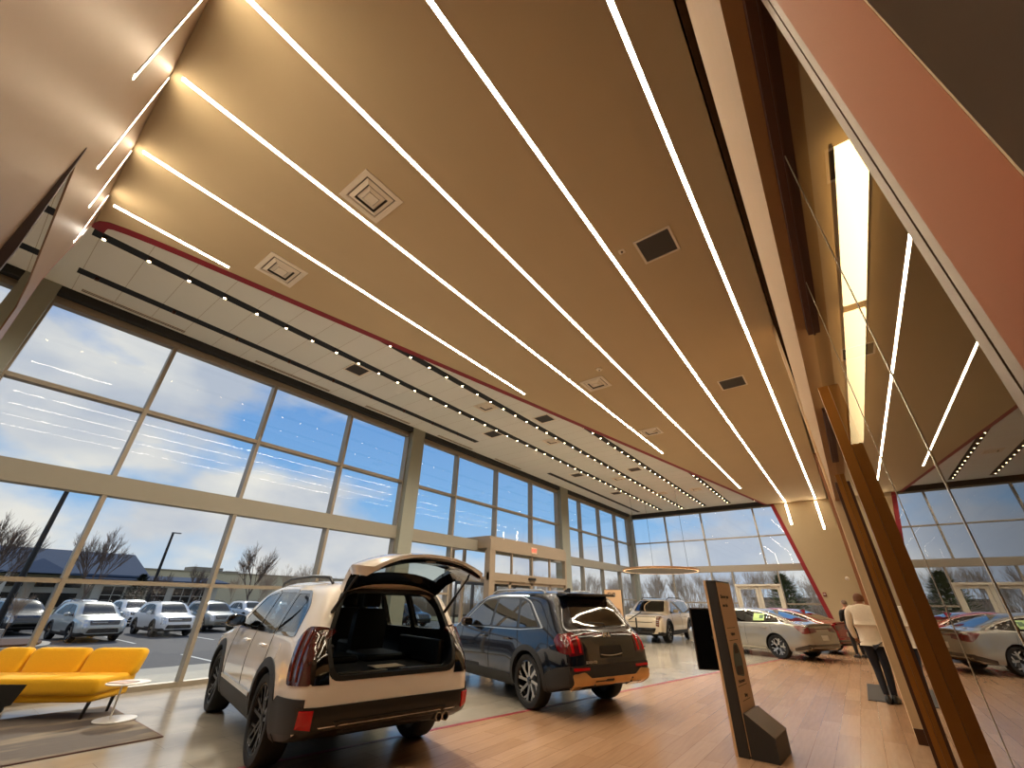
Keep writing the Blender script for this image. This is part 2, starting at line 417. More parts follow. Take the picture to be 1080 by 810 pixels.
grille(4.98,1.0,HB,.56,.56,'dark square grille in a tan frame, nearest the camera')
grille(10.5,1.03,HB,.6,.6,'dark grille farther along the taupe ceiling')
grille(4.74,8.6,HW,.5,.5,'gray grille between the two near black channels of the white ceiling')
diffuser(8.35,7.35,HW,.55,'stepped diffuser on the white ceiling between two lit channels')
grille(10.1,6.4,HW,.55,.55,'gray grille on the white ceiling close to the red edge')
grille(10.2,8.6,HW,.55,.55,'gray grille on the white ceiling between the second channel and the glass wall')
diffuser(12.0,7.3,HW,.55,'stepped diffuser on the white ceiling beyond the first, above the entrance')
for x, y, lb in ((16.4,8.7,'above the entrance frame'),(20.6,8.68,'toward the far corner of the glass'),(17.0,6.2,'in the middle of the far white ceiling')):
    grille(x,y,HW,.55,.55,'small distant gray grille on the white ceiling, '+lb)
for x, y, lb in ((18.0,7.4,'over the cream car'),(21.9,6.7,'farthest from the camera, near the ring pendant'),(22.0,5.0,'near the end of the fifth channel')):
    diffuser(x,y,HW,.55,'small distant stepped diffuser on the white ceiling, '+lb)
t = thing('smoke_detector', 'round tan smoke detector on the taupe ceiling beside a diffuser', 'smoke detector', (7.93,3.44,HB))
MB().lathe([(.0,-.045),(.05,-.045),(.075,-.02),(.075,.0)], 20).obj('cover', M_vent, t, 40); MB().lathe([(.0,-.052),(.02,-.052),(.02,-.04)], 12).obj('sensor', M_grille, t, 40)
t = thing('sprinkler', 'small square sprinkler cover beside the dark square grille', 'sprinkler', (4.77,1.49,HB))
MB().rbox(-.05,.05,-.05,.05,-.012,.0,.012).obj('cover_plate', M_vent, t, 40); MB().lathe([(.0,-.03),(.012,-.03),(.018,-.01)], 10).obj('nozzle', M_grille, t, 40)

# left glass wall -------------------------------------------------------------
def bay(n, xa, xb, low=True, mid=2):
    """frame and panes of one window bay between xa and xb (mullion on its right)"""
    mb = MB()
    mb.box(xb-.035, xb+.035, YW-.05, YW+.17, 0 if low else 3.3, 6.38)
    for z, hh in ((4.83,.04),): mb.box(xa, xb, YW-.03, YW+.14, z-hh, z+hh)
    if low:
        mb.box(xa, xb, YW-.03, YW+.14, 1.66, 1.73); mb.box(xa, xb, YW-.04, YW+.15, 0, .08)
    mb.box(xa, xb, YW-.03, YW+.14, 6.36, 6.54)
    f = struct('window_%d' % n, mb, M_grayframe)
    zs = [(.08,1.66),(1.73,3.12)] if low else []
    for z0, z1 in zs+[(3.48,4.79),(4.87,6.36)]:
        MB().add([(xa,YW+.07,z0),(xb-.035,YW+.07,z0),(xb-.035,YW+.07,z1),(xa,YW+.07,z1)], [(0,1,2,3)]).obj('pane', M_pane, f)
ms = [-5.6,-3.2,-.45,1.53,3.76,6.02,8.22]
n = 1
for a, b_ in zip(ms[:-1], ms[1:]): bay(n, a, b_); n += 1
ms = [8.72,10.62,12.98,15.5,17.78]
for i, (a, b_) in enumerate(zip(ms[:-1], ms[1:])): bay(n, a, b_, low=(i == 0)); n += 1
ms = [18.5,20.1,22.35,24.6,26.55]
for a, b_ in zip(ms[:-1], ms[1:]): bay(n, a, b_); n += 1
mb = MB().box(-6,27,YW-.06,YW+.2,3.12,3.48); struct('trim_3', mb, mat('beam_taupe', (144,138,124), .6, var=.03))
mb = MB().box(-6,27,YW-.18,YW+.25,6.50,6.72).box(-6,27,YW-.2,YW+.25,6.72,6.95); struct('trim_4', mb, M_dark)
for k, (a, b_) in enumerate(((-.93,-.45),(8.22,8.72),(17.78,18.5),(26.55,27.0))):
    struct('trim_%d' % (5+k), MB().box(a, b_, YW-.22, YW+.2, 0, 6.7), M_column)
# linear slot diffusers at the window edge of the ceiling
M_lin = mat('linear_diffuser', (96,92,86), .6)
for a, b_, lb in ((-.2,1.5,'beside the near column'),(3.0,5.0,'second from the near column'),(6.2,7.9,'just before the second column'),(9.2,11.,'after the second column'),(12.4,14.2,'above the entrance bay')):
    t = thing('linear_diffuser', 'thin linear air slot in the white ceiling along the window, '+lb, 'ceiling vent', ((a+b_)/2, 10.28, HW), 0, 'linear air slots along the window')
    q = (b_-a)/2
    MB().box(-q,q,-.06,-.045,-.008,.01).box(-q,q,.045,.06,-.008,.01).box(-q,q,-.008,.008,-.006,.01).obj('frame', M_vent, t)
    MB().box(-q,q,-.045,.045,-.002,.004).obj('slot', M_dark, t)

# far glass wall ---------------------------------------------------------------
mb = MB()
for y in (8.35,6.2,3.38): mb.box(XF, XF+.2, y-.035, y+.035, 3.3, 6.4)
for y in (8.35,6.2,5.12,2.95): mb.box(XF, XF+.2, y-.035, y+.035, 0, 3.3)
mb.box(XF, XF+.16, .9, 10.4, 4.84, 4.9); mb.box(XF, XF+.16, .9, 2.95, 1.58, 1.65).box(XF, XF+.16, 5.12, 10.4, 1.58, 1.65).box(XF, XF+.16, .9, 10.4, 0, .08)
mb.box(XF-.02, XF+.2, 0, 10.4, 3.13, 3.46); mb.box(XF-.02,XF+.2,0,10.4,6.37,6.42)
f = struct('window_%d' % n, mb, M_grayframe); n += 1
for y0, y1, z0, z1 in ((8.385,10.4,3.46,6.37),(6.235,8.315,3.46,6.37),(3.415,6.165,3.46,6.37),(.3,3.345,3.46,6.37),(8.385,10.4,.08,3.13),(6.235,8.315,.08,3.13),(5.155,6.165,.08,3.13),(.3,2.915,.08,3.13),(2.985,5.085,2.5,3.13)):
    MB().add([(XF+.1,y0,z0),(XF+.1,y1,z0),(XF+.1,y1,z1),(XF+.1,y0,z1)], [(0,1,2,3)]).obj('pane', M_pane, f)
mb = MB().box(XF-.1,XF+.3,0,YW,6.42,6.9); struct('trim_9', mb, M_dark)
# double doors in the far wall
M_doorw = mat('door_frame_cream', (206,198,180), .5)
dr = MB().box(XF-.02,XF+.2,2.95,5.12,2.42,2.52).box(XF-.02,XF+.2,2.95,3.03,0,2.42).box(XF-.02,XF+.2,5.04,5.12,0,2.42)
dr = struct('door_1', dr, M_doorw)
for a, b_ in ((3.03,4.03),(4.05,5.04)):
    lf = MB().box(XF+.04,XF+.1,a,a+.13,.0,2.42).box(XF+.04,XF+.1,b_-.13,b_,.0,2.42).box(XF+.04,XF+.1,a+.13,b_-.13,2.28,2.42).box(XF+.04,XF+.1,a+.13,b_-.13,0,.25).obj('door_leaf', M_doorw, dr)
    MB().add([(XF+.07,a+.13,.25),(XF+.07,b_-.13,.25),(XF+.07,b_-.13,2.28),(XF+.07,a+.13,2.28)], [(0,1,2,3)]).obj('pane', M_pane, lf)
    MB().cyl((XF+.0,(a+.16 if a > 4 else b_-.16)*1,.9),(XF+.0,(a+.16 if a > 4 else b_-.16),1.3),.015,8).obj('handle', M_black, lf)

# far beige wall with the slanted red edge
re = lambda z: .93+(z)*(1.31/6.42)
mb = MB().prism([(-1.2,0),(re(0),0),(re(6.45),6.45),(-1.2,6.45)], 'x', XB, XB+.1)
struct('wall_far', mb, M_beige)
mb = MB().prism([(re(0),0),(re(0)+.19,0),(re(6.6)+.19,6.6),(re(6.6),6.6)], 'x', XB-.01, XB+.1)
struct('trim_10', mb, M_red)

# near bronze wall with its opening
XN = -.43
mb = MB()
outer = [(7.72,6.6),(7.6,6.4),(7.35,6.21),(6.97,5.55),(6.5,4.95),(6.3,4.6),(6.45,4.2),(6.64,3.85),(6.8,0)]
mb.prism([(-1.2,4.12),(-1.2,6.6)]+outer[:6]+[(5.5,4.12)], 'x', XN-.012, XN)
mb.prism([(5.5,4.12),outer[5]]+outer[6:]+[(6.2,0),(6.05,3.7),(5.95,4.03)], 'x', XN-.012, XN)
mb.prism([(-1.2,0),(-1.2,4.12),(3.42,4.12),(3.42,0)], 'x', XN-.012, XN)
struct('wall_near', mb, M_bronzewall)
mb = MB().prism([(XN-.03,0),(XN+.06,0),(XN+.045,3.3),(XN+.004,4.2),(XN-.03,4.2)], 'y', 3.38, 3.43); struct('trim_11', mb, mat('dark_walnut', (52,30,26), .5))
ins = [(6.05,4.12),(6.15,3.8),(6.25,0)]
mb = MB().prism([(y, z) for y, z in outer[1:]]+[(y+.05, z+.0) for y, z in outer[1:]][::-1], 'x', XN-.012, XN-.001)
struct('trim_12', mb, M_red)

# right side: plaster wall, glass office front --------------------------------
YR = -.15
struct('wall_right', MB().box(-1,8.4,YR-.1,YR,3.0,4.59), M_tan)
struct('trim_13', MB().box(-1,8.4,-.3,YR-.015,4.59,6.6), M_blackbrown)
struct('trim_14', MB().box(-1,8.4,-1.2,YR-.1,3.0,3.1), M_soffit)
struct('trim_15', MB().box(8.38,8.9,-.62,-.12,0,6.6), M_coltan)
struct('baseboard_right', MB().box(8.36,8.38,-.62,-.118,0,.16), M_darkbronze)
struct('wall_right_far', MB().box(17.95,18.45,-1.1,-.15,0,6.6), mat('brown_wall', (140,92,58), .7)).name = 'wall_right.001'
struct('wall_right_end', MB().box(8.6,XB,-1.3,-1.1,0,6.6), M_beige).name = 'wall_right.002'
mb = MB().box(.6,2.7,-.262,-.2,2.955,3.0).box(.6,2.7,-.235,-.225,2.945,2.956); struct('trim_16', mb, M_darkbrown)
mb = MB().box(4.1,5.8,-.262,-.2,2.955,3.0); struct('trim_17', mb, M_darkbronze)
struct('trim_18', MB().box(3.16,3.21,-.229,-.174,0,2.8), M_gold)
struct('trim_19', MB().box(6.1,6.16,-.229,-.185,0,2.89), M_gold)
struct('trim_20', MB().box(6.105,6.16,-.185,-.158,0,2.8), M_darkbronze)
mb = MB().box(.632,.66,-.235,-.2,0,3.0).box(.60,.626,-.235,-.2,0,3.0).box(.626,.632,-.235,-.206,0,3.0); struct('trim_21', mb, mat('steel_taupe', (116,94,72), .4, metal=.6))
mb = MB().box(.413,.6,-1.6,-.2,0,3.4); struct('trim_22', mb, M_copper)
struct('wall_right_near', MB().box(.409,.4125,-1.6,-.2,0,3.4), M_plaster).name = 'wall_right.003'
# glass panels of the office front
for k, (a, b_) in enumerate(((.66,1.31),(1.318,2.13),(2.138,3.8),(3.806,5.8),(5.806,8.38))):
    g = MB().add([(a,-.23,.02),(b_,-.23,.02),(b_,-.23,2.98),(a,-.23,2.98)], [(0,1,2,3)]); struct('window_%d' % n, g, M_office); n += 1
mb = MB()
for x in (1.314, 2.134): mb.box(x-.004, x+.004, -.2308, -.2285, 0, 2.97)
struct('trim_23', mb, mat('glass_joint', (226,214,186), .2, metal=.3))
# office behind the glass: dark room
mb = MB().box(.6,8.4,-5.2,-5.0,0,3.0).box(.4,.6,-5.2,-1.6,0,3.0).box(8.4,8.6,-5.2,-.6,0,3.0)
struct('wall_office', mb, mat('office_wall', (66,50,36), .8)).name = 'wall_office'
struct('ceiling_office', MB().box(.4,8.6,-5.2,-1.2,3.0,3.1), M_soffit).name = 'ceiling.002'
t = thing('added_glass_streak', 'wide glowing strip added behind the office glass as its bright streak, upper right', 'ceiling light', (3.15,-.415,2.94))
MB().box(-1.78,-.72,-.05,.05,-.02,.0).box(-.62,1.9,-.05,.05,-.02,.0).obj('diffuser', emit_mat('glass_streak_glow', (255,232,180), 9.0), t)  # glowing strip added to stand in for a smeared reflection in the glass
MB().box(-1.8,1.95,-.06,-.05,-.025,.0).box(-1.8,1.95,.05,.06,-.025,.0).obj('frame', M_strip_frame, t)

# closing walls behind the camera and beyond the opening
struct('wall_back', MB().box(-6.1,-6,-2,YW+.2,0,6.9), M_beige)
struct('wall_side', MB().box(-6,-.63,-2.1,-1.9,0,6.9), M_beige)
struct('wall_right_top', MB().box(-1,XF,-1.4,-1.3,3.1,6.9).box(-1,XF,-1.3,-.15,HB,HB+.1), M_beige).name = 'wall_right.004'
struct('ceiling_roof', MB().box(-6.2,XF+.3,-6,YW+.3,6.95,7.1), M_dark).name = 'ceiling.003'

# wall devices
t = thing('fire_alarm', 'small dark round alarm bell on the far beige wall beside the red edge', 'fire alarm', (XB,1.2,2.04))
MB().rbox(-.05,0,-.07,.07,-.09,.09,.02,axis='x').obj('housing', mat('alarm_red', (120,34,30), .5), t); MB().lathe([(0,-.09),(.04,-.08),(.05,-.05)], 14, M=Matrix.Rotation(PI/2,4,'Y')).obj('strobe', mat('strobe', (190,180,170), .3), t)
t = thing('door_sensor', 'small white dome on the far beige wall, right of the slanted red edge', 'sensor', (XB,.12,2.72))
MB().sphere((-.03,0,0),.08,12).obj('dome', M_vent, t, 60); MB().lathe([(.09,-.02),(.09,0)],16,M=Matrix.Rotation(PI/2,4,'Y'),cap=True).obj('base_plate', M_vent, t)
# ------------------------------------------------------------------ entrance vestibule
M_vest = mat('vestibule_frame', (152,136,116), .5, metal=.1, var=.03)
M_doordark = mat('door_rail_dark', (70,64,58), .4, metal=.4)
vx0, vx1, vy = 11.93, 17.25, 10.0
V = tag(link('door_2', None, None, (0,0,0)), kind='structure')
mb = MB()
mb.box(vx0,vx1,vy-.05,vy+.12,3.12,3.5).box(vx0,vx0+.3,vy-.04,vy+.2,0,3.12).box(vx1-.12,vx1,vy-.04,vy+.12,0,3.12)
mb.box(vx0,vx1,vy-.03,vy+.1,2.15,2.4)
for x in (13.3,14.65,15.95): mb.box(x-.035,x+.035,vy,vy+.08,2.4,3.12)
mb.box(vx0,vx0+.12,vy+.12,11.9,3.2,3.5).box(vx1-.12,vx1,vy+.12,11.9,3.2,3.5).box(vx0,vx0+.1,11.2,11.3,0,3.2).box(vx0,vx0+.1,11.8,11.9,0,3.2).box(vx0,vx0+.1,vy+.2,11.8,2.2,2.26)
mb.box(vx0+.1,vx1-.1,11.8,11.9,3.32,3.5).box(vx0+.1,vx1-.1,11.8,11.9,2.15,2.3).box(vx1-.1,vx1,11.8,11.9,0,3.2)
mb.obj('entrance_frame', M_vest, V)
MB().box(vx0,vx1,vy,12.0,3.5,3.6).obj('vestibule_roof', M_vest, V)
MB().box(vx0+.12,vx1-.12,vy+.12,11.8,3.44,3.49).obj('vestibule_ceiling', M_white, V)
for x0_, x1_ in ((vx0+.3,13.26),(13.34,14.6),(14.7,15.9),(16.0,vx1-.12)):
    MB().add([(x0_,vy+.04,2.4),(x1_,vy+.04,2.4),(x1_,vy+.04,3.12),(x0_,vy+.04,3.12)],[(0,1,2,3)]).obj('transom_pane', M_pane, V)
for yv, nm in ((vy+.02,'sliding_door'),(11.82,'outer_door')):
    for x0_, x1_ in ((vx0+.3,13.2),(13.2,14.6),(14.6,15.95),(15.95,vx1-.12)):
        d_ = MB().box(x0_,x0_+.07,yv,yv+.05,0,2.15).box(x1_-.07,x1_,yv,yv+.05,0,2.15).box(x0_,x1_,yv,yv+.05,2.05,2.15).box(x0_,x1_,yv,yv+.05,0,.2).box(x0_,x1_,yv,yv+.05,.98,1.06).obj(nm, M_vest if nm[0]=='s' else M_doordark, V)
        MB().add([(x0_+.07,yv+.025,.2),(x1_-.07,yv+.025,.2),(x1_-.07,yv+.025,2.05),(x0_+.07,yv+.025,2.05)],[(0,1,2,3)]).obj('pane', M_pane, d_)
MB().add([(vx0+.05,vy+.2,0.1),(vx0+.05,11.8,.1),(vx0+.05,11.8,3.2),(vx0+.05,vy+.2,3.2)],[(0,1,2,3)]).obj('side_pane', M_pane, V)
MB().box(14.3,14.75,vy-.09,vy-.03,2.24,2.32).obj('motion_sensor', M_black, V)
t = thing('exit_sign', 'red EXIT sign mounted on the entrance header', 'exit sign', (14.66,vy-.05,3.32))
MB().rbox(-.2,.2,-.03,.0,-.12,.12,.015,axis='y').obj('housing', mat('sign_plate', (214,176,150), .3), t)
text_mesh('EXIT', .17, mat('exit_red', (215,40,30), .4, emis=(230,50,35), estr=.8), 'lettering', t, frame((0,-.032,0),(1,0,0),(0,0,1),(0,-1,0)), bold=True)
t = thing('pull_station', 'red fire alarm pull station on the column right of the entrance', 'fire alarm', (17.85,YW-.23,2.3))
MB().rbox(-.07,.07,-.06,.01,-.11,.11,.015).obj('housing', M_red, t); MB().box(-.05,.05,-.075,-.06,-.03,0).obj('handle', M_vent, t)

# ------------------------------------------------------------------ rug and lounge furniture
def rug_mat():
    m = mat('rug_pile', (134,118,100), .95, var=.25, scale=14, bump=.4); nt = m.node_tree; N = nt.nodes; L = nt.links
    no = N.new('ShaderNodeTexNoise'); no.inputs['Scale'].default_value = .9; no.inputs['Detail'].default_value = 8
    tc = N.new('ShaderNodeTexCoord'); mp = N.new('ShaderNodeMapping'); mp.inputs['Scale'].default_value = (.6,2.2,1)
    L.new(tc.outputs['Object'], mp.inputs[0]); L.new(mp.outputs[0], no.inputs['Vector'])
    cr = N.new('ShaderNodeValToRGB'); cr.color_ramp.elements[0].position = .5; cr.color_ramp.elements[0].color = lin((84,74,66)); cr.color_ramp.elements[1].position = .66; cr.color_ramp.elements[1].color = lin((140,124,100))
    L.new(no.outputs['Fac'], cr.inputs[0]); L.new(cr.outputs[0], N['Principled BSDF'].inputs['Base Color']); return m
t = thing('area_rug', 'mottled brown and tan area rug under the yellow sofa', 'rug', (.3,8.35,0))
MB().rbox(-2.6,2.22,-1.22,1.2,.002,.014,.02).obj('pile', rug_mat(), t)
MB().box(-2.6,2.22,-1.235,-1.22,.002,.012).box(2.22,2.235,-1.235,1.2,.002,.012).obj('border', mat('rug_border', (92,62,56), .9), t)

M_yel = mat('mustard_wool', (236,176,8), .9, var=.06, scale=60, bump=.25)
M_yel.node_tree.nodes['Principled BSDF'].inputs['Sheen Weight'].default_value = .15
def cushion(mb, cx, cy, z0, w0, w1, h, th, lean=0, r=.08, n=6, skew=0):
    """upholstered slab: profile in x-z with rounded corners, thickness th in y (rounded), leaning back"""
    prof = rp([(-w0/2,0,r*.7),(w0/2,0,r*.7),(w1/2+skew,h,r),(-w1/2+skew,h,r)], r, 5)
    rings = []
    for k in range(n+1):
        a = PI*k/n; ins = 1-.0; s_ = math.sin(a)**.45 if 0 < k < n else .0
        yy = -th/2*math.cos(a); e_ = (1-s_)*.05
        cxp = sum(p[0] for p in prof)/len(prof); czp = h/2
        rings.append([Vector((cx+cxp+(p[0]-cxp)*(1-e_*2/max(w0,.1)), cy+yy+lean*(p[1]), z0+czp+(p[1]-czp)*(1-e_*2/h))) for p in prof])
    return mb.loft(rings)
S = thing('sofa', 'mustard yellow three seat sofa with separate backs on dark legs, by the window', 'sofa', (1.62,9.72,.016), R(-46))
seat = [(-.84,-.42),(1.09,-.42),(1.12,.34),(-.84,.34)]
def slabx(mb, poly, z0, z1, r):
    P0 = rp(poly, .09, 4); rings = []
    c_ = Vector((sum(p[0] for p in P0)/len(P0), sum(p[1] for p in P0)/len(P0)))
    for ins, z in ((r*.9,z0),(r*.25,z0+r*.35),(0,z0+r),(0,z1-r),(r*.25,z1-r*.35),(r*.9,z1)):
        rings.append([((Vector(p)-c_)*(1-ins/1.0)+c_).to_3d()+Vector((0,0,z)) for p in P0])
    return mb.loft(rings)
slabx(MB(), seat, .27, .46, .05).obj('seat', M_yel, S, 50)
slabx(MB(), [(-.82,-.38),(1.06,-.38),(1.09,.32),(-.82,.32)], .19, .28, .03).obj('base_cushion', M_yel, S, 50)
for cx_, sk_, wd_ in ((-.64,.0,.42),(-.02,.01,.76),(.76,.03,.76)):
    cushion(MB(), cx_, .22, .40, wd_, wd_+.03, .36, .15, .20, .11, 8, sk_).obj('backrest', M_yel, S, 60)
for lx, ly in ((1.0,-.3),(1.0,.15),(-.6,-.3),(-.6,.15)):
    MB().tube([(lx,ly,.20),(lx-.03,ly-.02 if ly<0 else ly+.02,.0)], [.028,.02], 4).obj('leg', M_black, S)

T = thing('side_table', 'round white side table with a thin stem, in front of the sofa end', 'side table', (2.36,8.44,.016))
M_tw = mat('table_white', (232,228,220), .25)
MB().lathe([(0,0),(.235,0),(.24,.006),(.236,.012),(0,.014)], 40).obj('base', M_tw, T, 40)
MB().lathe([(0,.0),(.245,.0),(.252,.006),(.248,.014),(0,.014)], 40).obj('table_top', M_tw, T, 40, loc=(0,0,.40))
MB().cyl((-.05,.03,.01),(-.05,.03,.402),.011,10).obj('stem', M_tw, T, 60)
t = thing('magazine', 'open magazine lying on the round white side table', 'magazine', (2.31,8.46,.431), .5)
MB().box(-.11,0,-.14,.14,0,.006).obj('left_page', mat('page_tan', (170,128,104), .5, var=.4, scale=20), t); MB().box(.0,.11,-.14,.14,0,.005).obj('right_page', mat('page_dark', (120,92,80), .5, var=.5, scale=30), t)

CH = thing('lounge_chair', 'black shell lounge chair at the left edge in front of the sofa', 'chair', (.72,7.72,.016), R(-60))
mb = MB(); rings = []
for k in range(9):        # curved shell back
    u = k/8; a = R(-78+156*u); rings.append([(.30*math.sin(a), -.28*math.cos(a), .40), (.34*math.sin(a), -.33*math.cos(a), .72-.12*abs(u-.5)*2), (.31*math.sin(a), -.30*math.cos(a), .72-.12*abs(u-.5)*2), (.27*math.sin(a), -.25*math.cos(a), .42)])
mb.loft(rings).obj('backrest', M_black, CH, 50)
slabx(MB(), [(-.28,-.25),(.28,-.25),(.33,.3),(-.33,.3)], .36, .45, .03).obj('seat', M_black, CH, 50)
mb = MB(); 
for sx in (-1,1): 
    MB().loft([[(sx*.30,-.15,.40),(sx*.34,.30,.42),(sx*.40,.32,.60),(sx*.33,-.12,.66)],[(sx*.27,-.15,.40),(sx*.31,.30,.42),(sx*.37,.32,.60),(sx*.30,-.12,.66)]]).obj('armrest', M_black, CH, 40)
for sx, sy in ((-1,-1),(1,-1),(-1,1),(1,1)): MB().tube([(sx*.16,sy*.12,.37),(sx*.27,sy*.25,0)], .012, 6).obj('leg', M_black, CH, 60)

# ------------------------------------------------------------------ kiosks
M_kdark = mat('kiosk_dark', (40,36,33), .55); M_kface = mat('kiosk_face', (214,176,136), .45, var=.02)
M_ink = mat('ink', (48,40,36), .6); M_screen = mat('screen_off', (6,6,7), .12)
def kiosk(name, label, w, h, th, loc, rot, base=True, tilt=0):
    K = thing(name, label, 'display stand', loc, rot)
    # local: +x right along the face, face looks to -y
    MB().rbox(0,w,0,th,0,h,.012).obj('panel', M_kdark, K, 30)
    MB().box(.02,w-.015,-.008,0,.02,h-.02).obj('face_plate', M_kface, K)
    MB().box(-.008,0,th-.03,th,.0,h).obj('edge_strip', M_kface, K)
    return K
# direction of the graphic face, right side of the photo
kd = Vector((.80,-.46,0)).normalized(); krot = math.atan2(kd.y, kd.x)
K = kiosk('info_stand', 'tall dark freestanding info stand with beige graphic face, nearest the camera', .60, 1.79, .15, (6.335,1.43,0), R(-4))
box = [(0,0),(.0,.42),(-.42,.24),(-.42,.0)]
MB().prism([(-.009,0),(-.009,.40),(-.03,.40),(-.29,.22),(-.29,0)], 'x', .02, .60).obj('base_box', M_kdark, K)
MB().prism([(-.01,.405),(-.03,.405),(-.295,.225),(-.295,.218),(-.03,.399)], 'x', .01, .61).obj('base_lid', mat('kiosk_lid', (78,62,48), .35), K)
FM = lambda x, z: frame((x,-.010,z),(1,0,0),(0,0,1),(0,-1,0))
text_mesh('Discover your', .058, M_ink, 'headline', K, FM(.23,1.60), .001, True)
text_mesh('new ride', .058, M_ink, 'headline', K, FM(.19,1.50), .001, True)
text_mesh('Highlights', .045, M_ink, 'caption', K, FM(.27,1.18), .001)
MB().box(.08,.42,-.010,-.008,1.245,1.25).box(.08,.42,-.010,-.008,1.11,1.115).box(.06,.42,-.010,-.008,.645,.65).box(.14,.44,-.010,-.008,.50,.505).obj('rule_line', M_ink, K)
car_pic = rp([(.10,.76),(.40,.72),(.44,.90),(.40,1.0),(.34,1.08),(.20,1.08),(.13,.98),(.09,.88)], .05, 3)
MB().prism(car_pic, 'y', -.011, -.008).obj('printed_picture', mat('print_teal', (70,92,92), .5, var=.5, scale=9), K)
MB().prism(rp([(.17,.97),(.35,.97),(.32,1.06),(.21,1.06)],.03), 'y', -.012, -.010).obj('printed_picture', M_ink, K)
MB().prism(rp([(.12,.76),(.40,.74),(.38,.84),(.14,.84)],.03), 'y', -.012, -.010).obj('printed_picture', M_ink, K)
text_mesh('Performance', .05, M_ink, 'caption', K, FM(.24,.69), .001, True)
text_mesh('Safety', .05, M_ink, 'caption', K, FM(.30,.545), .001, True)
text_mesh('KIA', .06, M_ink, 'logo', K, FM(.14,.30), .001, True)
MB().box(.08,.2,-.010,-.008,.235,.24).obj('rule_line', M_ink, K)
TV = thing('display_screen', 'black flat screen on a post beside the tall info stand', 'screen', (7.02,1.86,0), R(-62))
MB().rbox(-.16,.24,-.018,.018,.72,1.46,.008,axis='y').obj('bezel', mat('bezel', (70,56,46), .4, metal=.3), TV)
MB().box(-.145,.225,.018,.02,.735,1.445).box(-.145,.225,-.02,-.018,.735,1.445).obj('screen', M_screen, TV)
MB().tube([(.1,0,1.1),(.26,-.12,1.1)], .03, 8).obj('bracket', M_black, TV)
MB().tube([(.26,-.12,0.0),(.26,-.12,1.15)], .03, 8).obj('post', M_black, TV)

K2 = kiosk('info_stand', 'distant dark info stand with beige face lettered EV, behind the dark blue car', .70, 2.0, .16, (17.0,8.13,0), R(-75))
for p in ('',):
    text_mesh('EV9', .20, M_ink, 'logo', K2, FM(.30,1.80), .001, True)
MB().prism(rp([(.08,.9),(.6,.9),(.6,1.3),(.3,1.42),(.1,1.25)],.08), 'y', -.012,-.009).obj('printed_picture', mat('print_brown', (150,116,84), .5, var=.4, scale=6), K2)
K3 = thing('placard_stand', 'low black angled placard stand beside the cream car', 'placard', (18.6,7.55,0), R(200))
MB().rbox(-.16,.16,-.25,.25,0,.02,.02).obj('foot_plate', M_black, K3)
MB().box(-.07,.07,-.03,.03,.02,1.0).obj('post', M_black, K3)
MB().prism([(-.3,.92),(.22,1.22),(.24,1.19),(-.28,.89)], 'x', -.25, .25).obj('sign_board', M_black, K3)

# ring pendant
P = thing('pendant_canopy', 'thin oval ring pendant with a glowing copper rim above the cream car', 'pendant lamp', (21.6,7.25,2.94), R(10))
def oval(a, b_, z, k=1.0, n=48): return [(a*k*math.cos(2*PI*i/n), b_*k*math.sin(2*PI*i/n), z) for i in range(n)]
MB().loft([oval(2.3,1.75,-.03,.97),oval(2.3,1.75,-.04,1.0),oval(2.3,1.75,.04,1.0),oval(2.3,1.75,.05,.97)]).obj('rim', mat('rim_copper', (214,160,110), .3, metal=.8), P, 40)
MB().loft([oval(2.3,1.75,-.035,.96),oval(2.3,1.75,-.031,.9)],True,True).obj('panel', mat('canopy_panel', (170,156,130), .5), P)
MB().loft([oval(2.3,1.75,-.036,.975),oval(2.3,1.75,-.036,.955),oval(2.3,1.75,-.03,.955),oval(2.3,1.75,-.03,.975)],True,False).obj('light_band', emit_mat('canopy_glow', (255,206,150), 3.), P)
for a in (.45,2.5,4.6): MB().tube([(1.7*math.cos(a),1.3*math.sin(a),.05),(1.7*math.cos(a),1.3*math.sin(a),HW-2.94)], .008, 5).obj('cable', M_black, P)
t = thing('floor_mat', 'dark gray floor mat under the man in the white sweater', 'mat', (12.55,-.05+.16,0))
MB().rbox(-1.15,1.15,-.22,.24,.001,.012,.02).obj('surface', mat('mat_gray', (70,66,64), .9), t); MB().box(-1.16,1.16,-.235,-.22,.001,.01).obj('border', M_black, t)

# ------------------------------------------------------------------ people
def skinned(name, verts, edges, radii, m, parent, sub=2):
    me = bpy.data.meshes.new(name); me.from_pydata(verts, edges, []); o = bpy.data.objects.new(name, me); COL.objects.link(o)
    sk_ = o.modifiers.new('s', 'SKIN'); ly = me.skin_vertices[0].data if me.skin_vertices else None
    if ly is None:
        bm = bmesh.new(); bm.from_mesh(me); bm.verts.layers.skin.verify(); bm.to_mesh(me); bm.free(); ly = me.skin_vertices[0].data
    for i, r in enumerate(radii):
        ly[i].radius = r if isinstance(r, tuple) else (r, r)
    ly[0].use_root = True
    sk_.use_smooth_shade = True
    ss = o.modifiers.new('ss', 'SUBSURF'); ss.levels = sub; ss.render_levels = sub
    baked(o); me = o.data; me.materials.clear(); me.materials.append(m)
    for p in me.polygons: p.use_smooth = True
    o.parent = parent; return o
def chain(vs, es, rs, start, pts):
    """append a chain of (pos, radius) from vertex index start"""
    prev = start; idx = []
    for p, r in pts:
        vs.append(p); rs.append(r)
        if prev is not None: es.append((prev, len(vs)-1))
        prev = len(vs)-1; idx.append(prev)
    return idx
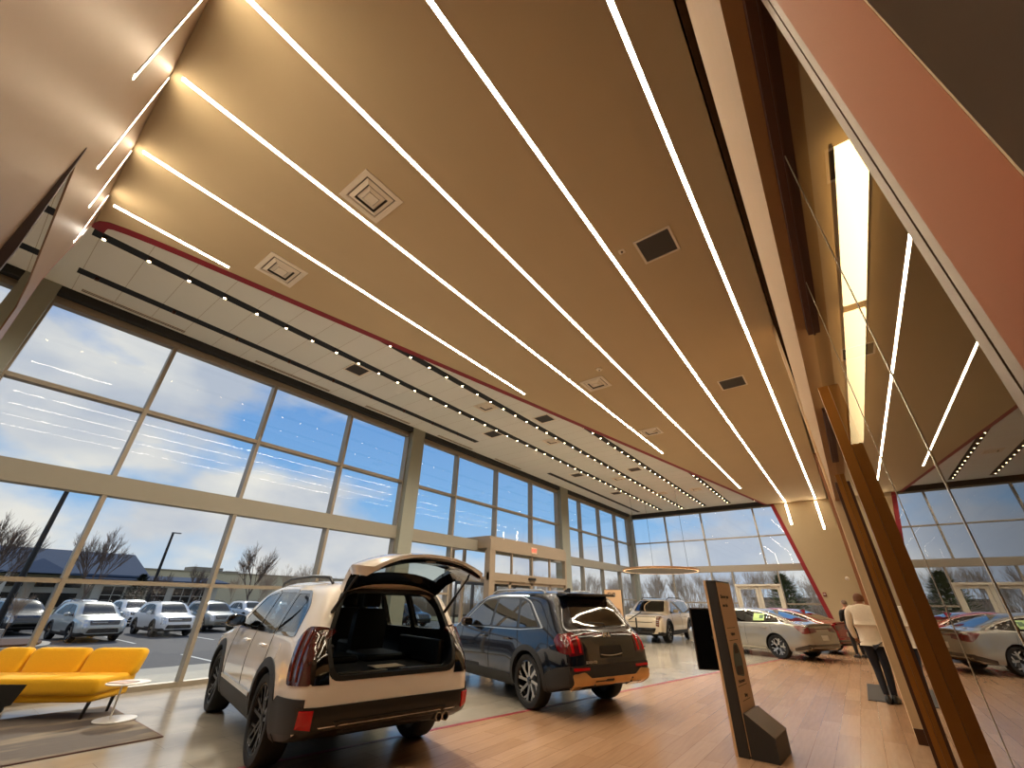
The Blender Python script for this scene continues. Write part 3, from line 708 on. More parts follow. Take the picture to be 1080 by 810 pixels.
def person(label, loc, rot, Hh, skin, top_m, leg_m, hair_m, legs, arms, head_off=(0,0,0), shoe_m=None):
    k = Hh/1.78; Pn = thing('person', label, 'person', loc, rot)
    S_ = lambda p: (p[0]*k, p[1]*k, p[2]*k)
    ho = Vector(head_off)
    vs, es, rs = [S_((0,0,.95))], [], [(.15*k,.10*k)]
    sp = chain(vs, es, rs, 0, [(S_((0,0,1.12)),(.135*k,.095*k)),(S_((.0,.0,1.33)),(.15*k,.10*k)),(S_((0,0,1.44)),(.12*k,.08*k)),(S_(Vector((0,.01,1.52))+ho*.3),(.052*k,.052*k)),(S_(Vector((0,.015,1.58))+ho*.6),(.055*k,.06*k)),(S_(Vector((0,.015,1.66))+ho),(.074*k,.092*k)),(S_(Vector((0,.01,1.73))+ho),(.06*k,.07*k))])
    def leg(vs, es, rs, start, s, pts, sc, foot=True):
        hip, knee, ank, toe = pts
        c_ = [(S_(hip), .085*k*sc),(S_(tuple((Vector(hip)+Vector(knee))/2)), .075*k*sc),(S_(knee), .056*k*sc),(S_(tuple((Vector(knee)*.6+Vector(ank)*.4))), .055*k*sc),(S_(ank), .038*k*sc)]
        if foot: c_ += [(S_((ank[0],ank[1]-.0,ank[2]-.05)),.034*k),(S_(toe), .032*k)]
        return chain(vs, es, rs, start, c_)
    for s, pts in zip((-1,1), legs): leg(vs, es, rs, 0, s, pts, 1)
    for s, (sh, el, wr, hd) in zip((-1,1), arms):
        ids = chain(vs, es, rs, sp[2], [(S_(sh), .055*k),(S_(el), .042*k),(S_(wr), .027*k),(S_(hd), (.036*k,.018*k))])
        d = (Vector(hd)-Vector(wr)).normalized(); side = Vector((0,1,0))
        for q in range(4):
            b0 = Vector(hd)+side*(-.03+.02*q); ln = (.07,.08,.075,.06)[q]
            chain(vs, es, rs, ids[3], [(S_(b0+d*.03), .009*k),(S_(b0+d*(.03+ln*.5)), .0085*k),(S_(b0+d*(.03+ln)+Vector((-s*.02,0,0))), .008*k)])
        chain(vs, es, rs, ids[2], [(S_(Vector(wr)+d*.03+side*.035), .010*k),(S_(Vector(wr)+d*.07+side*.05), .009*k)])
    skinned('body', vs, es, rs, skin, Pn)
    # clothing: torso with sleeves, trousers
    vs, es, rs = [S_((0,0,1.0))], [], [(.19*k,.14*k)]
    sp = chain(vs, es, rs, 0, [(S_((0,0,.90)),(.18*k,.13*k)),(S_((0,0,.86)),(.17*k,.125*k))])
    sp = chain(vs, es, rs, 0, [(S_((0,0,1.15)),(.185*k,.13*k)),(S_((0,0,1.34)),(.195*k,.132*k)),(S_((0,0,1.445)),(.13*k,.092*k)),(S_(Vector((0,.01,1.50))+ho*.2),(.066*k,.066*k))])
    for s, (sh, el, wr, hd) in zip((-1,1), arms):
        chain(vs, es, rs, sp[1], [(S_((sh[0]*.8,sh[1],sh[2]+.01)), .095*k),(S_((sh[0]*1.02,sh[1],sh[2]-.03)), .082*k),(S_(tuple((Vector(sh)+Vector(el))/2)), .064*k),(S_(el), .056*k),(S_(wr), .042*k)])
    skinned('sweater' if 'sweater' in label else 'jacket', vs, es, rs, top_m, Pn)
    vs, es, rs = [S_((0,0,.95))], [], [(.155*k,.115*k)]
    for s, pts in zip((-1,1), legs): leg(vs, es, rs, 0, s, pts, 1.18, False)
    skinned('trousers', vs, es, rs, leg_m, Pn)
    for s, (hip, knee, ank, toe) in zip((-1,1), legs):
        a = Vector(ank); t_ = Vector(toe); d = (t_-a); d.z = 0; d = d.normalized() if d.length > .01 else Vector((0,1,0))
        z0 = min(t_.z, a.z)-.035
        M_ = frame(Vector((a.x,a.y,0))*k, (d.y,-d.x,0), d, (0,0,1))
        sh_ = MB(); sh_.loft([[(x*.046*w_*k, y*k, (z0+zz*h2)*k) for x, zz in ((-1,.15),(-.8,0),(.8,0),(1,.15),(1,.55),(.5,1),(-.5,1),(-1,.55))] for y, w_, h2 in ((-.10,.6,.06),(-.08,.85,.11),(-.02,.95,.12),(.06,1.0,.095),(.14,1.1,.07),(.19,.8,.045))], M=M_)
        sh_.obj('shoe', shoe_m or M_black, Pn, 60)
    hp = Vector((0,.012,1.665))+ho
    hb = MB(); n = 16; rings = []
    for i in range(7):
        t_ = PI*.5*i/6; rr = math.cos(t_); rings.append([(hp.x*k+.085*k*rr*math.cos(2*PI*j/n), hp.y*k-.012*k+.105*k*rr*math.sin(2*PI*j/n), (hp.z+.0+.095*math.sin(t_))*k - (.05*k if math.sin(2*PI*j/n) < -.2 else 0)*(1 if i == 0 else 0)) for j in range(n)])
    hb.loft(rings).obj('hair', hair_m, Pn, 70)
    fc = MB(); fy = hp.y+.098                # face: nose, eyes, ears, mouth
    fc.loft([[(-.010*k,(fy-.01)*k,(hp.z+.01)*k),(.010*k,(fy-.01)*k,(hp.z+.01)*k),(0,(fy+.002)*k,(hp.z+.01)*k)],[(-.016*k,(fy-.01)*k,(hp.z-.03)*k),(.016*k,(fy-.01)*k,(hp.z-.03)*k),(0,(fy+.02)*k,(hp.z-.03)*k)]]).obj('nose', skin, Pn, 60)
    for s in (-1,1):
        MB().sphere((s*.078*k,(hp.y-.0)*k,(hp.z-.01)*k), .03*k, 10, sc=(.35,.7,1)).obj('ear', skin, Pn, 70)
        MB().sphere((s*.03*k,(fy-.02)*k,(hp.z+.012)*k), .012*k, 8).obj('eye', M_black, Pn, 70)
    MB().box(-.022*k,.022*k,(fy-.022)*k,(fy-.008)*k,(hp.z-.056)*k,(hp.z-.05)*k).obj('mouth', mat('lips', (150,90,80), .5), Pn)
    return Pn
M_skin = mat('skin', (196,142,112), .5); M_skin2 = mat('skin_tan', (150,98,66), .5); M_knit = mat('cream_knit', (222,208,186), .95, var=.08, scale=40, bump=.3)
M_suit = mat('dark_suit', (26,24,28), .8); M_jean = mat('dark_jeans', (20,22,32), .85); M_greyhair = mat('grey_hair', (120,96,80), .8); M_brownhair = mat('brown_hair', (104,64,38), .8)
L1 = [((-.09,0,.88),(-.10,.01,.48),(-.11,-.02,.08),(-.12,.12,.035)), ((.09,0,.88),(.10,.02,.48),(.11,0,.08),(.13,.14,.035))]
A1 = [((-.20,0,1.40),(-.25,.02,1.12),(-.17,.22,1.10),(-.09,.26,1.14)), ((.20,0,1.40),(.25,.02,1.12),(.17,.22,1.10),(.10,.26,1.14))]
person('man in a dark suit standing by the red car with his back half turned', (20.3,.42,0), R(-60), 1.76, M_skin, M_suit, M_suit, M_greyhair, L1, A1)
L2 = [((-.085,0,.86),(-.07,.06,.48),(-.05,-.06,.09),(-.06,.08,.035)), ((.085,0,.86),(.07,.02,.48),(.045,.02,.08),(.06,.17,.035))]
A2 = [((-.21,0,1.40),(-.27,.03,1.13),(-.25,.16,.93),(-.22,.21,.87)), ((.21,0,1.40),(.27,.03,1.13),(.24,.17,.95),(.2,.22,.89))]
person('man in a cream sweater and dark jeans walking beside the glass office front', (11.35,-.01,.012), R(-95), 1.84, M_skin2, M_knit, M_jean, M_brownhair, L2, A2, head_off=(0,.09,-.07))
# ------------------------------------------------------------------ cars
def pchip(pts):
    xs = [p[0] for p in pts]; ys = [p[1] for p in pts]; n = len(xs)
    h = [xs[i+1]-xs[i] for i in range(n-1)]; d = [(ys[i+1]-ys[i])/h[i] for i in range(n-1)]
    m = [d[0]]+[0 if d[i-1]*d[i] <= 0 else 2*d[i-1]*d[i]/(d[i-1]+d[i]) for i in range(1, n-1)]+[d[-1]]
    def f(x):
        if x <= xs[0]: return ys[0]
        if x >= xs[-1]: return ys[-1]
        i = 0
        while xs[i+1] < x: i += 1
        t = (x-xs[i])/h[i]
        return (2*t**3-3*t*t+1)*ys[i]+(t**3-2*t*t+t)*h[i]*m[i]+(-2*t**3+3*t*t)*ys[i+1]+(t**3-t*t)*h[i]*m[i+1]
    return f
class Shape:
    def __init__(s, L, W, top, bot, belt, roofw, ro, wb, rw, prof=None, shrink=0, Rr=.42, kr=.80, Rf=.6, kf=.72, tum=1.25, H=None, flare=.02, capr=.13, ghk=.93):
        s.L, s.W, s.ro, s.wb, s.rw = L, W, ro, wb, rw
        s.top, s.bot, s.belt_ = pchip(top), pchip(bot), pchip(belt)
        s.H = H or max(p[1] for p in top); s.roofw = roofw; s.Rr, s.kr, s.Rf, s.kf, s.tum = Rr, kr, Rf, kf, tum
        s.prof = pchip(prof or [(0,.90),(.12,.955),(.3,.985),(.55,1.0),(.82,.985),(1,.955)])
        s.flare, s.capr, s.shrink, s.ghk = flare, capr, shrink, ghk; s.cladz = .43 if W > 1.88 else 0
        # rear silhouette x at height z
        xs = [i*.01 for i in range(int(L*.4/.01))]; s.rz = []
        mz = -1
        for x in xs:
            z = s.top(x)
            if z > mz: s.rz.append((z, x)); mz = z
        s.nose = L
    def zt(s, x): return s.top(x)-s.shrink
    def zb(s, x): return s.bot(x)
    def xr(s, z):
        p = s.rz
        if z <= p[0][0]: return p[0][1]
        for (a, xa), (b, xb) in zip(p[:-1], p[1:]):
            if z <= b: return xa+(xb-xa)*(z-a)/max(b-a, 1e-6)
        return p[-1][1]
    def E(s, d, Rd, k):
        t = min(max(d/Rd, 0), 1); return k+(1-k)*(1-(1-t)**2.4)**(1/2.4)
    def y(s, x, z):
        zb, zt, be = s.zb(x), s.zt(x), s.belt_(x)
        hw = s.W/2
        ze = min(z, be)
        f = s.prof(min(max((ze-s.bot(s.L*.5))/(be-s.bot(s.L*.5)), 0), 1))
        y0 = hw*f
        if z > be:
            yb = hw*.955; u = min((z-be)/(s.H-be), 1.05); y0 = yb-(yb-s.roofw)*(u**s.tum)
        y0 *= s.E(x-s.xr(min(z, s.H-.12))+.0, s.Rr, s.kr)
        y0 *= s.E(s.L-x, s.Rf, s.kf) if z <= be+.05 or True else 1
        for wx in (s.ro, s.ro+s.wb):
            dd = math.hypot(x-wx, z-s.rw)-s.rw*1.12
            if 0 <= abs(dd) < .16 and z < be: y0 += s.flare*(1-abs(dd)/.16)**1.0
        r = min(s.capr, .35*(zt-zb)); q = (z-(zt-r))/r
        if q > 0: y0 *= max(1-min(q, 1)**2, 0)**(1/5.8)
        return max(y0-s.shrink, .0)
    def ring(s, x):
        zb, zt = s.zb(x), s.zt(x); r = min(s.capr, .35*(zt-zb)); be = min(s.belt_(x), zt-r-.02); be = max(be, zb+.3*(zt-zb))
        zs = [zb+(be-zb)*i/10 for i in range(11)]+[be+(zt-r-be)*i/8 for i in range(1, 9)]
        qs = [.996,.985,.965,.93,.88,.8,.68,.5,.28,0]
        out = [(0, zb), (s.y(x, zb)*.5, zb), (s.y(x, zb)*.93, zb)]
        out += [(s.y(x, z), z+(.0 if i else .02)) for i, z in enumerate(zs)]
        yt = None
        for q in qs:
            sq = max(1-q**5.8, 0)**.5; z = zt-r+r*sq; yy = s.y(x, z); out.append((yy if q else 0, z))
        return out
    def body(s, x0=0, x1=None, step=.09):
        x1 = x1 or s.L; xs = []; x = x0
        while x < x1-1e-4:
            xs.append(x); dx = step
            if x < .7 or x > s.L-.5: dx = .035
            x += dx
        xs.append(x1); mb = MB(); rings = []
        for x in xs:
            h = s.ring(x); full = [(x, y, z) for y, z in h]+[(x, -y, z) for y, z in h[-2:0:-1]]
            rings.append(full)
        mb.loft(rings); return mb
def bvh_of(me):
    bm = bmesh.new(); bm.from_mesh(me); b = BVHTree.FromBMesh(bm); bm.free(); return b
def inpoly(p, poly):
    c = False; n = len(poly)
    for i in range(n):
        a, b = poly[i], poly[i-1]
        if (a[1] > p[1]) != (b[1] > p[1]) and p[0] < (b[0]-a[0])*(p[1]-a[1])/(b[1]-a[1])+a[0]: c = not c
    return c
def drape(bvh, poly, side, off=.004, skirt=.012, step=.06, hole=None, mb=None):
    """cover the shape inside poly with a thin plate that follows the body"""
    def dens(P):
        o_ = []
        for i in range(len(P)):
            a = Vector(P[i][:2]); b = Vector(P[(i+1) % len(P)][:2]); n = max(1, int((b-a).length/step))
            o_ += [tuple(a+(b-a)*k/n) for k in range(n)]
        return o_
    P = dens(poly); ok = [Vector(p) for p in P]; faces = [list(range(len(P)))]; bound = [list(range(len(P)))]
    edges = [(i, (i+1) % len(P)) for i in range(len(P))]
    if hole:
        Hh = dens(hole); o = len(ok); ok += [Vector(p) for p in Hh]; edges += [(o+i, o+(i+1) % len(Hh)) for i in range(len(Hh))]
    xs = [p[0] for p in P]; ys = [p[1] for p in P]
    x = min(xs)+step*.5
    while x < max(xs):
        y = min(ys)+step*.5
        while y < max(ys):
            if inpoly((x, y), P) and min((Vector((x, y))-q).length for q in ok[:len(P)]) > step*.45 and not (hole and (inpoly((x, y), Hh) or min((Vector((x,y))-Vector(q)).length for q in Hh) < step*.4)):
                ok.append(Vector((x, y)))
            y += step
        x += step
    vv, ee, ff, _, _, _ = delaunay_2d_cdt(ok, edges, [] if hole else faces, 0 if hole else 1, 1e-5)
    fs = []
    for f in ff:
        c = sum((vv[i] for i in f), Vector((0,0)))/len(f)
        if inpoly(c, P) and not (hole and inpoly(c, Hh)): fs.append(tuple(f))
    D = {'L': Vector((0,-1,0)), 'R': Vector((0,1,0)), 'B': Vector((1,0,0)), 'F': Vector((-1,0,0)), 'T': Vector((0,0,-1))}[side]
    v3 = []; nn = []
    for p in vv:
        o = {'L': Vector((p.x,3,p.y)), 'R': Vector((p.x,-3,p.y)), 'B': Vector((-3,p.x,p.y)), 'F': Vector((9,p.x,p.y)), 'T': Vector((p.x,p.y,4))}[side]
        h, n, i, d = bvh.ray_cast(o, D)
        if h is None:
            h, n, i, d = bvh.find_nearest(o+D*(3 if side in 'LRT' else 3 if side == 'B' else 4.2))
        if n.dot(D) > 0: n = -n
        v3.append(h+n*off); nn.append(n)
    mb = mb or MB(); o = len(mb.v)
    used = {}
    for f in fs:
        for a, b in zip(f, f[1:]+f[:1]): used[(a, b)] = 1
    vs = v3+[v-n*(skirt+off) for v, n in zip(v3, nn)]; k = len(v3)
    fs2 = list(fs)+[(b, a, a+k, b+k) for (a, b) in used if (b, a) not in used]
    mb.add(vs, fs2); return mb
def mirror_poly(P): return P

M_tire = mat('tire_rubber', (20,20,21), .8, bump=.1, scale=60); M_clad = mat('black_cladding', (34,34,34), .6); M_cglass = mat('tinted_car_glass', (8,10,13), .03, spec=1., coat=1.)
M_chrome = mat('chrome', (226,220,208), .28, metal=1., var=.01); M_seam = mat('door_gap', (12,12,12), .7); M_taill = mat('tail_lamp_red', (92,6,14), .1, coat=1.); M_tred = mat('reflector_red', (170,14,18), .2, emis=(200,20,20), estr=.05)
M_lamp = mat('headlamp_glass', (206,206,200), .12, metal=.5, coat=1.); M_gloss = mat('gloss_black', (8,8,9), .08, coat=1.); M_silver = mat('wheel_silver', (196,192,186), .28, metal=.9); M_wheeldark = mat('wheel_dark', (26,26,28), .35, metal=.5)
M_plate = mat('plate', (200,200,196), .4); M_disc = mat('brake_disc', (110,110,112), .35, metal=.9); M_satin = mat('satin_bronze', (206,164,112), .3, metal=.6)

def wheel_protos(rw, wd, style, rim_m, spoke_m):
    """returns list of (name, mesh) in a frame whose axis is +y (outside)"""
    rr = rw*.76; M_ = Matrix.Rotation(-PI/2, 4, 'X'); h = wd/2     # lathe z -> +y
    tire = MB().lathe([(rr*.97,-h*.9),(rr*1.02,-h),(rw*.95,-h*.98),(rw*.992,-h*.8),(rw,-h*.55),(rw,h*.55),(rw*.992,h*.8),(rw*.95,h*.98),(rr*1.04,h*1.0),(rr*.99,h*.93),(rr*.97,h*.8)], 48, M=M_)
    rim = MB().lathe([(rr*.98,h*.90),(rr*.94,h*.92),(rr*.91,h*.80),(rr*.88,-h*.5),(rr*.88,-h*.8),(rr*.97,-h*.85)], 48, M=M_)
    sp = MB(); n = 5
    def bar(a, r0, r1, w0, w1, y0, y1, th=.018):
        c, s = math.cos(a), math.sin(a); P = lambda r, w, y: (r*c-w*s, y, r*s+w*c)
        sp.loft([[P(r0,-w0,y0),P(r0,w0,y0),P(r0,w0*.8,y0-th*1.6),P(r0,-w0*.8,y0-th*1.6)],[P(r1,-w1,y1),P(r1,w1,y1),P(r1,w1*.8,y1-th),P(r1,-w1*.8,y1-th)]])
    def vbar(p, q, w, y0, y1, th=.02):
        p, q = Vector(p), Vector(q); d = (q-p).normalized(); nn = Vector((-d.y, d.x))*w
        P = lambda v, s_, y: (v.x+nn.x*s_, y, v.y+nn.y*s_)
        sp.loft([[P(p,-1,y0),P(p,1,y0),P(p,.7,y0-th),P(p,-.7,y0-th)],[P(q,-1,y1),P(q,1,y1),P(q,.7,y1-th),P(q,-.7,y1-th)]])
    pol = lambda r, a: (r*math.cos(a), r*math.sin(a))
    yo = h*.82
    for k in range(n):
        a = 2*PI*k/n+PI/2
        if style == 'split':       # five twin spokes with a cross link
            for s in (-1, 1):
                vbar(pol(rr*.16, a+s*.5), pol(rr*.93, a+s*.20), .016, yo*.75, yo)
            vbar(pol(rr*.55, a-.29), pol(rr*.55, a+.29), .012, yo*.86, yo*.86)
            vbar(pol(rr*.55, a+.29), pol(rr*.93, a+.62), .010, yo*.84, yo*.98)
        elif style == 'six':
            pass
        elif style == 'pinwheel':
            vbar(pol(rr*.15, a), pol(rr*.93, a+.32), .026, yo*.75, yo); vbar(pol(rr*.6, a+.2), pol(rr*.93, a-.2), .016, yo*.86, yo)
            vbar(pol(rr*.45,a+.1), pol(rr*.9,a+.75), .011, yo*.8, yo*.95)
        else:
            for s in (-1, 1): vbar(pol(rr*.14, a+s*.3), pol(rr*.93, a+s*.13), .014, yo*.7, yo)
    if style == 'six':
        for k in range(8):
            a = 2*PI*k/8; vbar(pol(rr*.18, a), pol(rr*.93, a+.10), .020, yo*.75, yo); vbar(pol(rr*.62, a+.06), pol(rr*.93, a+.42), .012, yo*.88, yo)
    cap = MB().lathe([(0,yo*.86),(rr*.10,yo*.86),(rr*.19,yo*.78),(rr*.21,yo*.5)], 24, M=M_)
    disc = MB().lathe([(0,-h*.1),(rr*.62,-h*.1),(rr*.62,-h*.3),(0,-h*.3)], 32, M=M_)
    barrel = MB().lathe([(rr*.9,-h*.45),(0,-h*.45)], 32, M=M_)
    return dict(tire=tire.mesh('tire', M_tire, 40), rim=rim.mesh('rim', rim_m, 40), spokes=sp.mesh('spokes', spoke_m), cap=cap.mesh('hub_cap', rim_m, 40), disc=disc.mesh('brake_disc', M_disc, 40), barrel=barrel.mesh('inner_barrel', M_black))
def put_wheels(car, s, wp, steer=0, lod=0):
    for wx in (s.ro, s.ro+s.wb):
        for sd in (1, -1):
            yy = sd*(s.W/2-.135)
            w = link('wheel', wp['tire'], car, (wx-s.ro, yy, s.rw)); w.rotation_euler.z = (0 if sd > 0 else PI)+(steer if wx > s.L/2 else 0)
            if lod < 2:
                for nm in ('rim','spokes','cap','disc','barrel') if lod == 0 else ('rim','spokes','barrel'):
                    link({'spokes':'wheel_spokes','cap':'hub_cap','disc':'brake_disc','barrel':'wheel_back'}.get(nm, 'rim'), wp[nm], w)
def cut(o, cutters, solver='EXACT'):
    for c in cutters:
        m = o.modifiers.new('b', 'BOOLEAN'); m.operation = 'DIFFERENCE'; m.object = c; m.solver = solver
    baked(o)
    for c in cutters: bpy.data.objects.remove(c)
def tmp(mb, smooth=None): return mb.obj('tmp', M_black, None, smooth)
def wells(s):
    out = []
    for wx in (s.ro, s.ro+s.wb):
        for sd in (-1, 1):
            a, b = sorted((sd*(s.W/2+.2), sd*(s.W/2-.42)))
            out.append(tmp(MB().cyl((wx, a, s.rw+.01), (wx, b, s.rw+.01), s.rw*1.11, 40)))
    return out
class Car:
    def __init__(c, shape, name, label, paint, wheels, pos, rot, group=None, ax=True, lod=0, steer=0, subbody=None, cat='car'):
        c.s = shape; c.lod = lod
        c.root = thing(name, label, cat, (pos[0], pos[1], pos[2] if len(pos) > 2 else 0), rot, group)
        me = shape.body(step=.09 if lod == 0 else .15).mesh('body', [paint, M_black], 32)
        c.bvh = bvh_of(me); c.me = me
        b = bpy.data.objects.new('body', me); COL.objects.link(b); c.body = b
        cut(b, wells(shape)+(subbody or []))
        me = b.data; me.shade_smooth(); me.set_sharp_from_angle(angle=R(32))
        # wheel housings and underside dark
        if len(me.materials) < 2: me.materials.append(M_black)
        hw = shape.W/2
        for p in me.polygons:
            q = p.center
            for wx in (shape.ro, shape.ro+shape.wb):
                if abs(q.y) < hw-.02 and math.hypot(q.x-wx, q.z-shape.rw) < shape.rw*1.125: p.material_index = 1
            if (p.normal.z < -.9 and q.z < .5) or q.z < shape.cladz: p.material_index = 1
        c.place(b)
        put_wheels(c.root, shape, wheels, steer, lod)
    def place(c, o, parent=None):
        if parent is None: o.parent = c.root; o.location.x -= c.s.ro
        else: o.parent = parent
        return o
    def patch(c, name, poly, side, m, off=.004, skirt=.012, step=.07, parent=None, hole=None, both=False, **kw):
        res = []
        for sd in (side, {'L':'R'}.get(side)) if both else (side,):
            if sd is None: continue
            mb = drape(c.bvh, poly, sd, off, skirt, step, hole)
            o = mb.obj(name, m, None, 40, **kw); c.place(o, parent); res.append(o)
        return res
    def part(c, name, mb, m, parent=None, smooth=40, **kw):
        o = mb.obj(name, m, None, smooth, **kw); return c.place(o, parent)
    def seam(c, pts, side='L', w=.005, m=None, name='door_gap'):
        out = []
        for sd in ('L','R'):
            D = -1 if sd == 'L' else 1; P = []
            dense = []
            for (a, b) in zip(pts[:-1], pts[1:]):
                n = max(2, int(math.hypot(b[0]-a[0], b[1]-a[1])/.08))
                dense += [(a[0]+(b[0]-a[0])*k/n, a[1]+(b[1]-a[1])*k/n) for k in range(n)]
            dense.append(pts[-1])
            for x, z in dense:
                h, n, i, d = c.bvh.ray_cast(Vector((x, -3*D, z)), Vector((0, D, 0)))
                if h is not None: P.append(h+n*(.0005 if w < .009 else w*.3))
            if len(P) > 1: c.part(name, MB().tube(P, w, 5), m or M_seam)
    def arch(c, wx, r0, r1, a0=-12, a1=192, m=None, off=.012):
        s = c.s; n = 22; z0 = s.rw+.01
        out = [(wx+r1*math.cos(R(a0+(a1-a0)*k/n)), z0+r1*math.sin(R(a0+(a1-a0)*k/n))) for k in range(n+1)]
        inn = [(wx+r0*math.cos(R(a0+(a1-a0)*k/n)), z0+r0*math.sin(R(a0+(a1-a0)*k/n))) for k in range(n, -1, -1)]
        c.patch('wheel_arch_trim', out+inn, 'L', m or M_clad, off=off, skirt=.02, step=.05, both=True)
    def mirror(c, x, z, m1, size=1., ydist=None):
        hw = (ydist or c.s.W/2)
        for sd in (1, -1):
            t_ = MB(); k = size
            rings = []
            for u, sc in ((0,.55),(.03,.85),(.09,1.),(.17,.98),(.22,.75),(.235,.4)):
                rings.append([(x+(-.05+.11*math.cos(2*PI*j/12)*sc*.7)*k, sd*(hw-.03+u*k), z+.085*k+.08*k*math.sin(2*PI*j/12)*sc) for j in range(12)])
            o = c.part('side_mirror', t_.loft(rings), m1, None, 60)
            c.part('mirror_arm', MB().tube([(x+.02, sd*(hw-.12), z),(x-.02, sd*(hw+.04), z+.05)], .022, 6), M_gloss, o)
            o2 = MB().box(x-.05-.082*k, x-.05-.072*k, min(sd*(hw+.0), sd*(hw+.17*k)), max(sd*(hw+.0), sd*(hw+.17*k)), z+.03*k, z+.14*k)
            c.part('mirror_glass', o2, M_cglass, o)
    def handle(c, x, z, m):
        for sd in (1, -1):
            h, n, i, d = c.bvh.ray_cast(Vector((x, 3*sd, z)), Vector((0,-sd,0)))
            y = h.y; t_ = MB().tube([(x-.11,y-sd*.005,z),(x-.09,y+sd*.03,z+.003),(x+.09,y+sd*.03,z+.003),(x+.11,y-sd*.005,z)], [.012,.015,.015,.012], 8)
            c.part('door_handle', t_, m)

suv_bot = [(0,.46),(.25,.34),(.8,.26),(4.2,.24),(4.7,.27),(5.0,.38)]
def paint(name, rgb, rough=.22, metal=.3, coat=1.): return mat(name, rgb, rough, metal=metal, coat=coat, var=.01)
P_cream = paint('cream_paint', (240,232,222), .22, .0); P_navy = paint('dark_blue_paint', (14,20,32), .16, .4); P_ivory = paint('ivory_paint', (222,206,178), .3, .1)
P_gray = paint('silver_sand_paint', (156,150,138), .25, .4); P_red = paint('red_paint', (150,12,20), .2, .3)

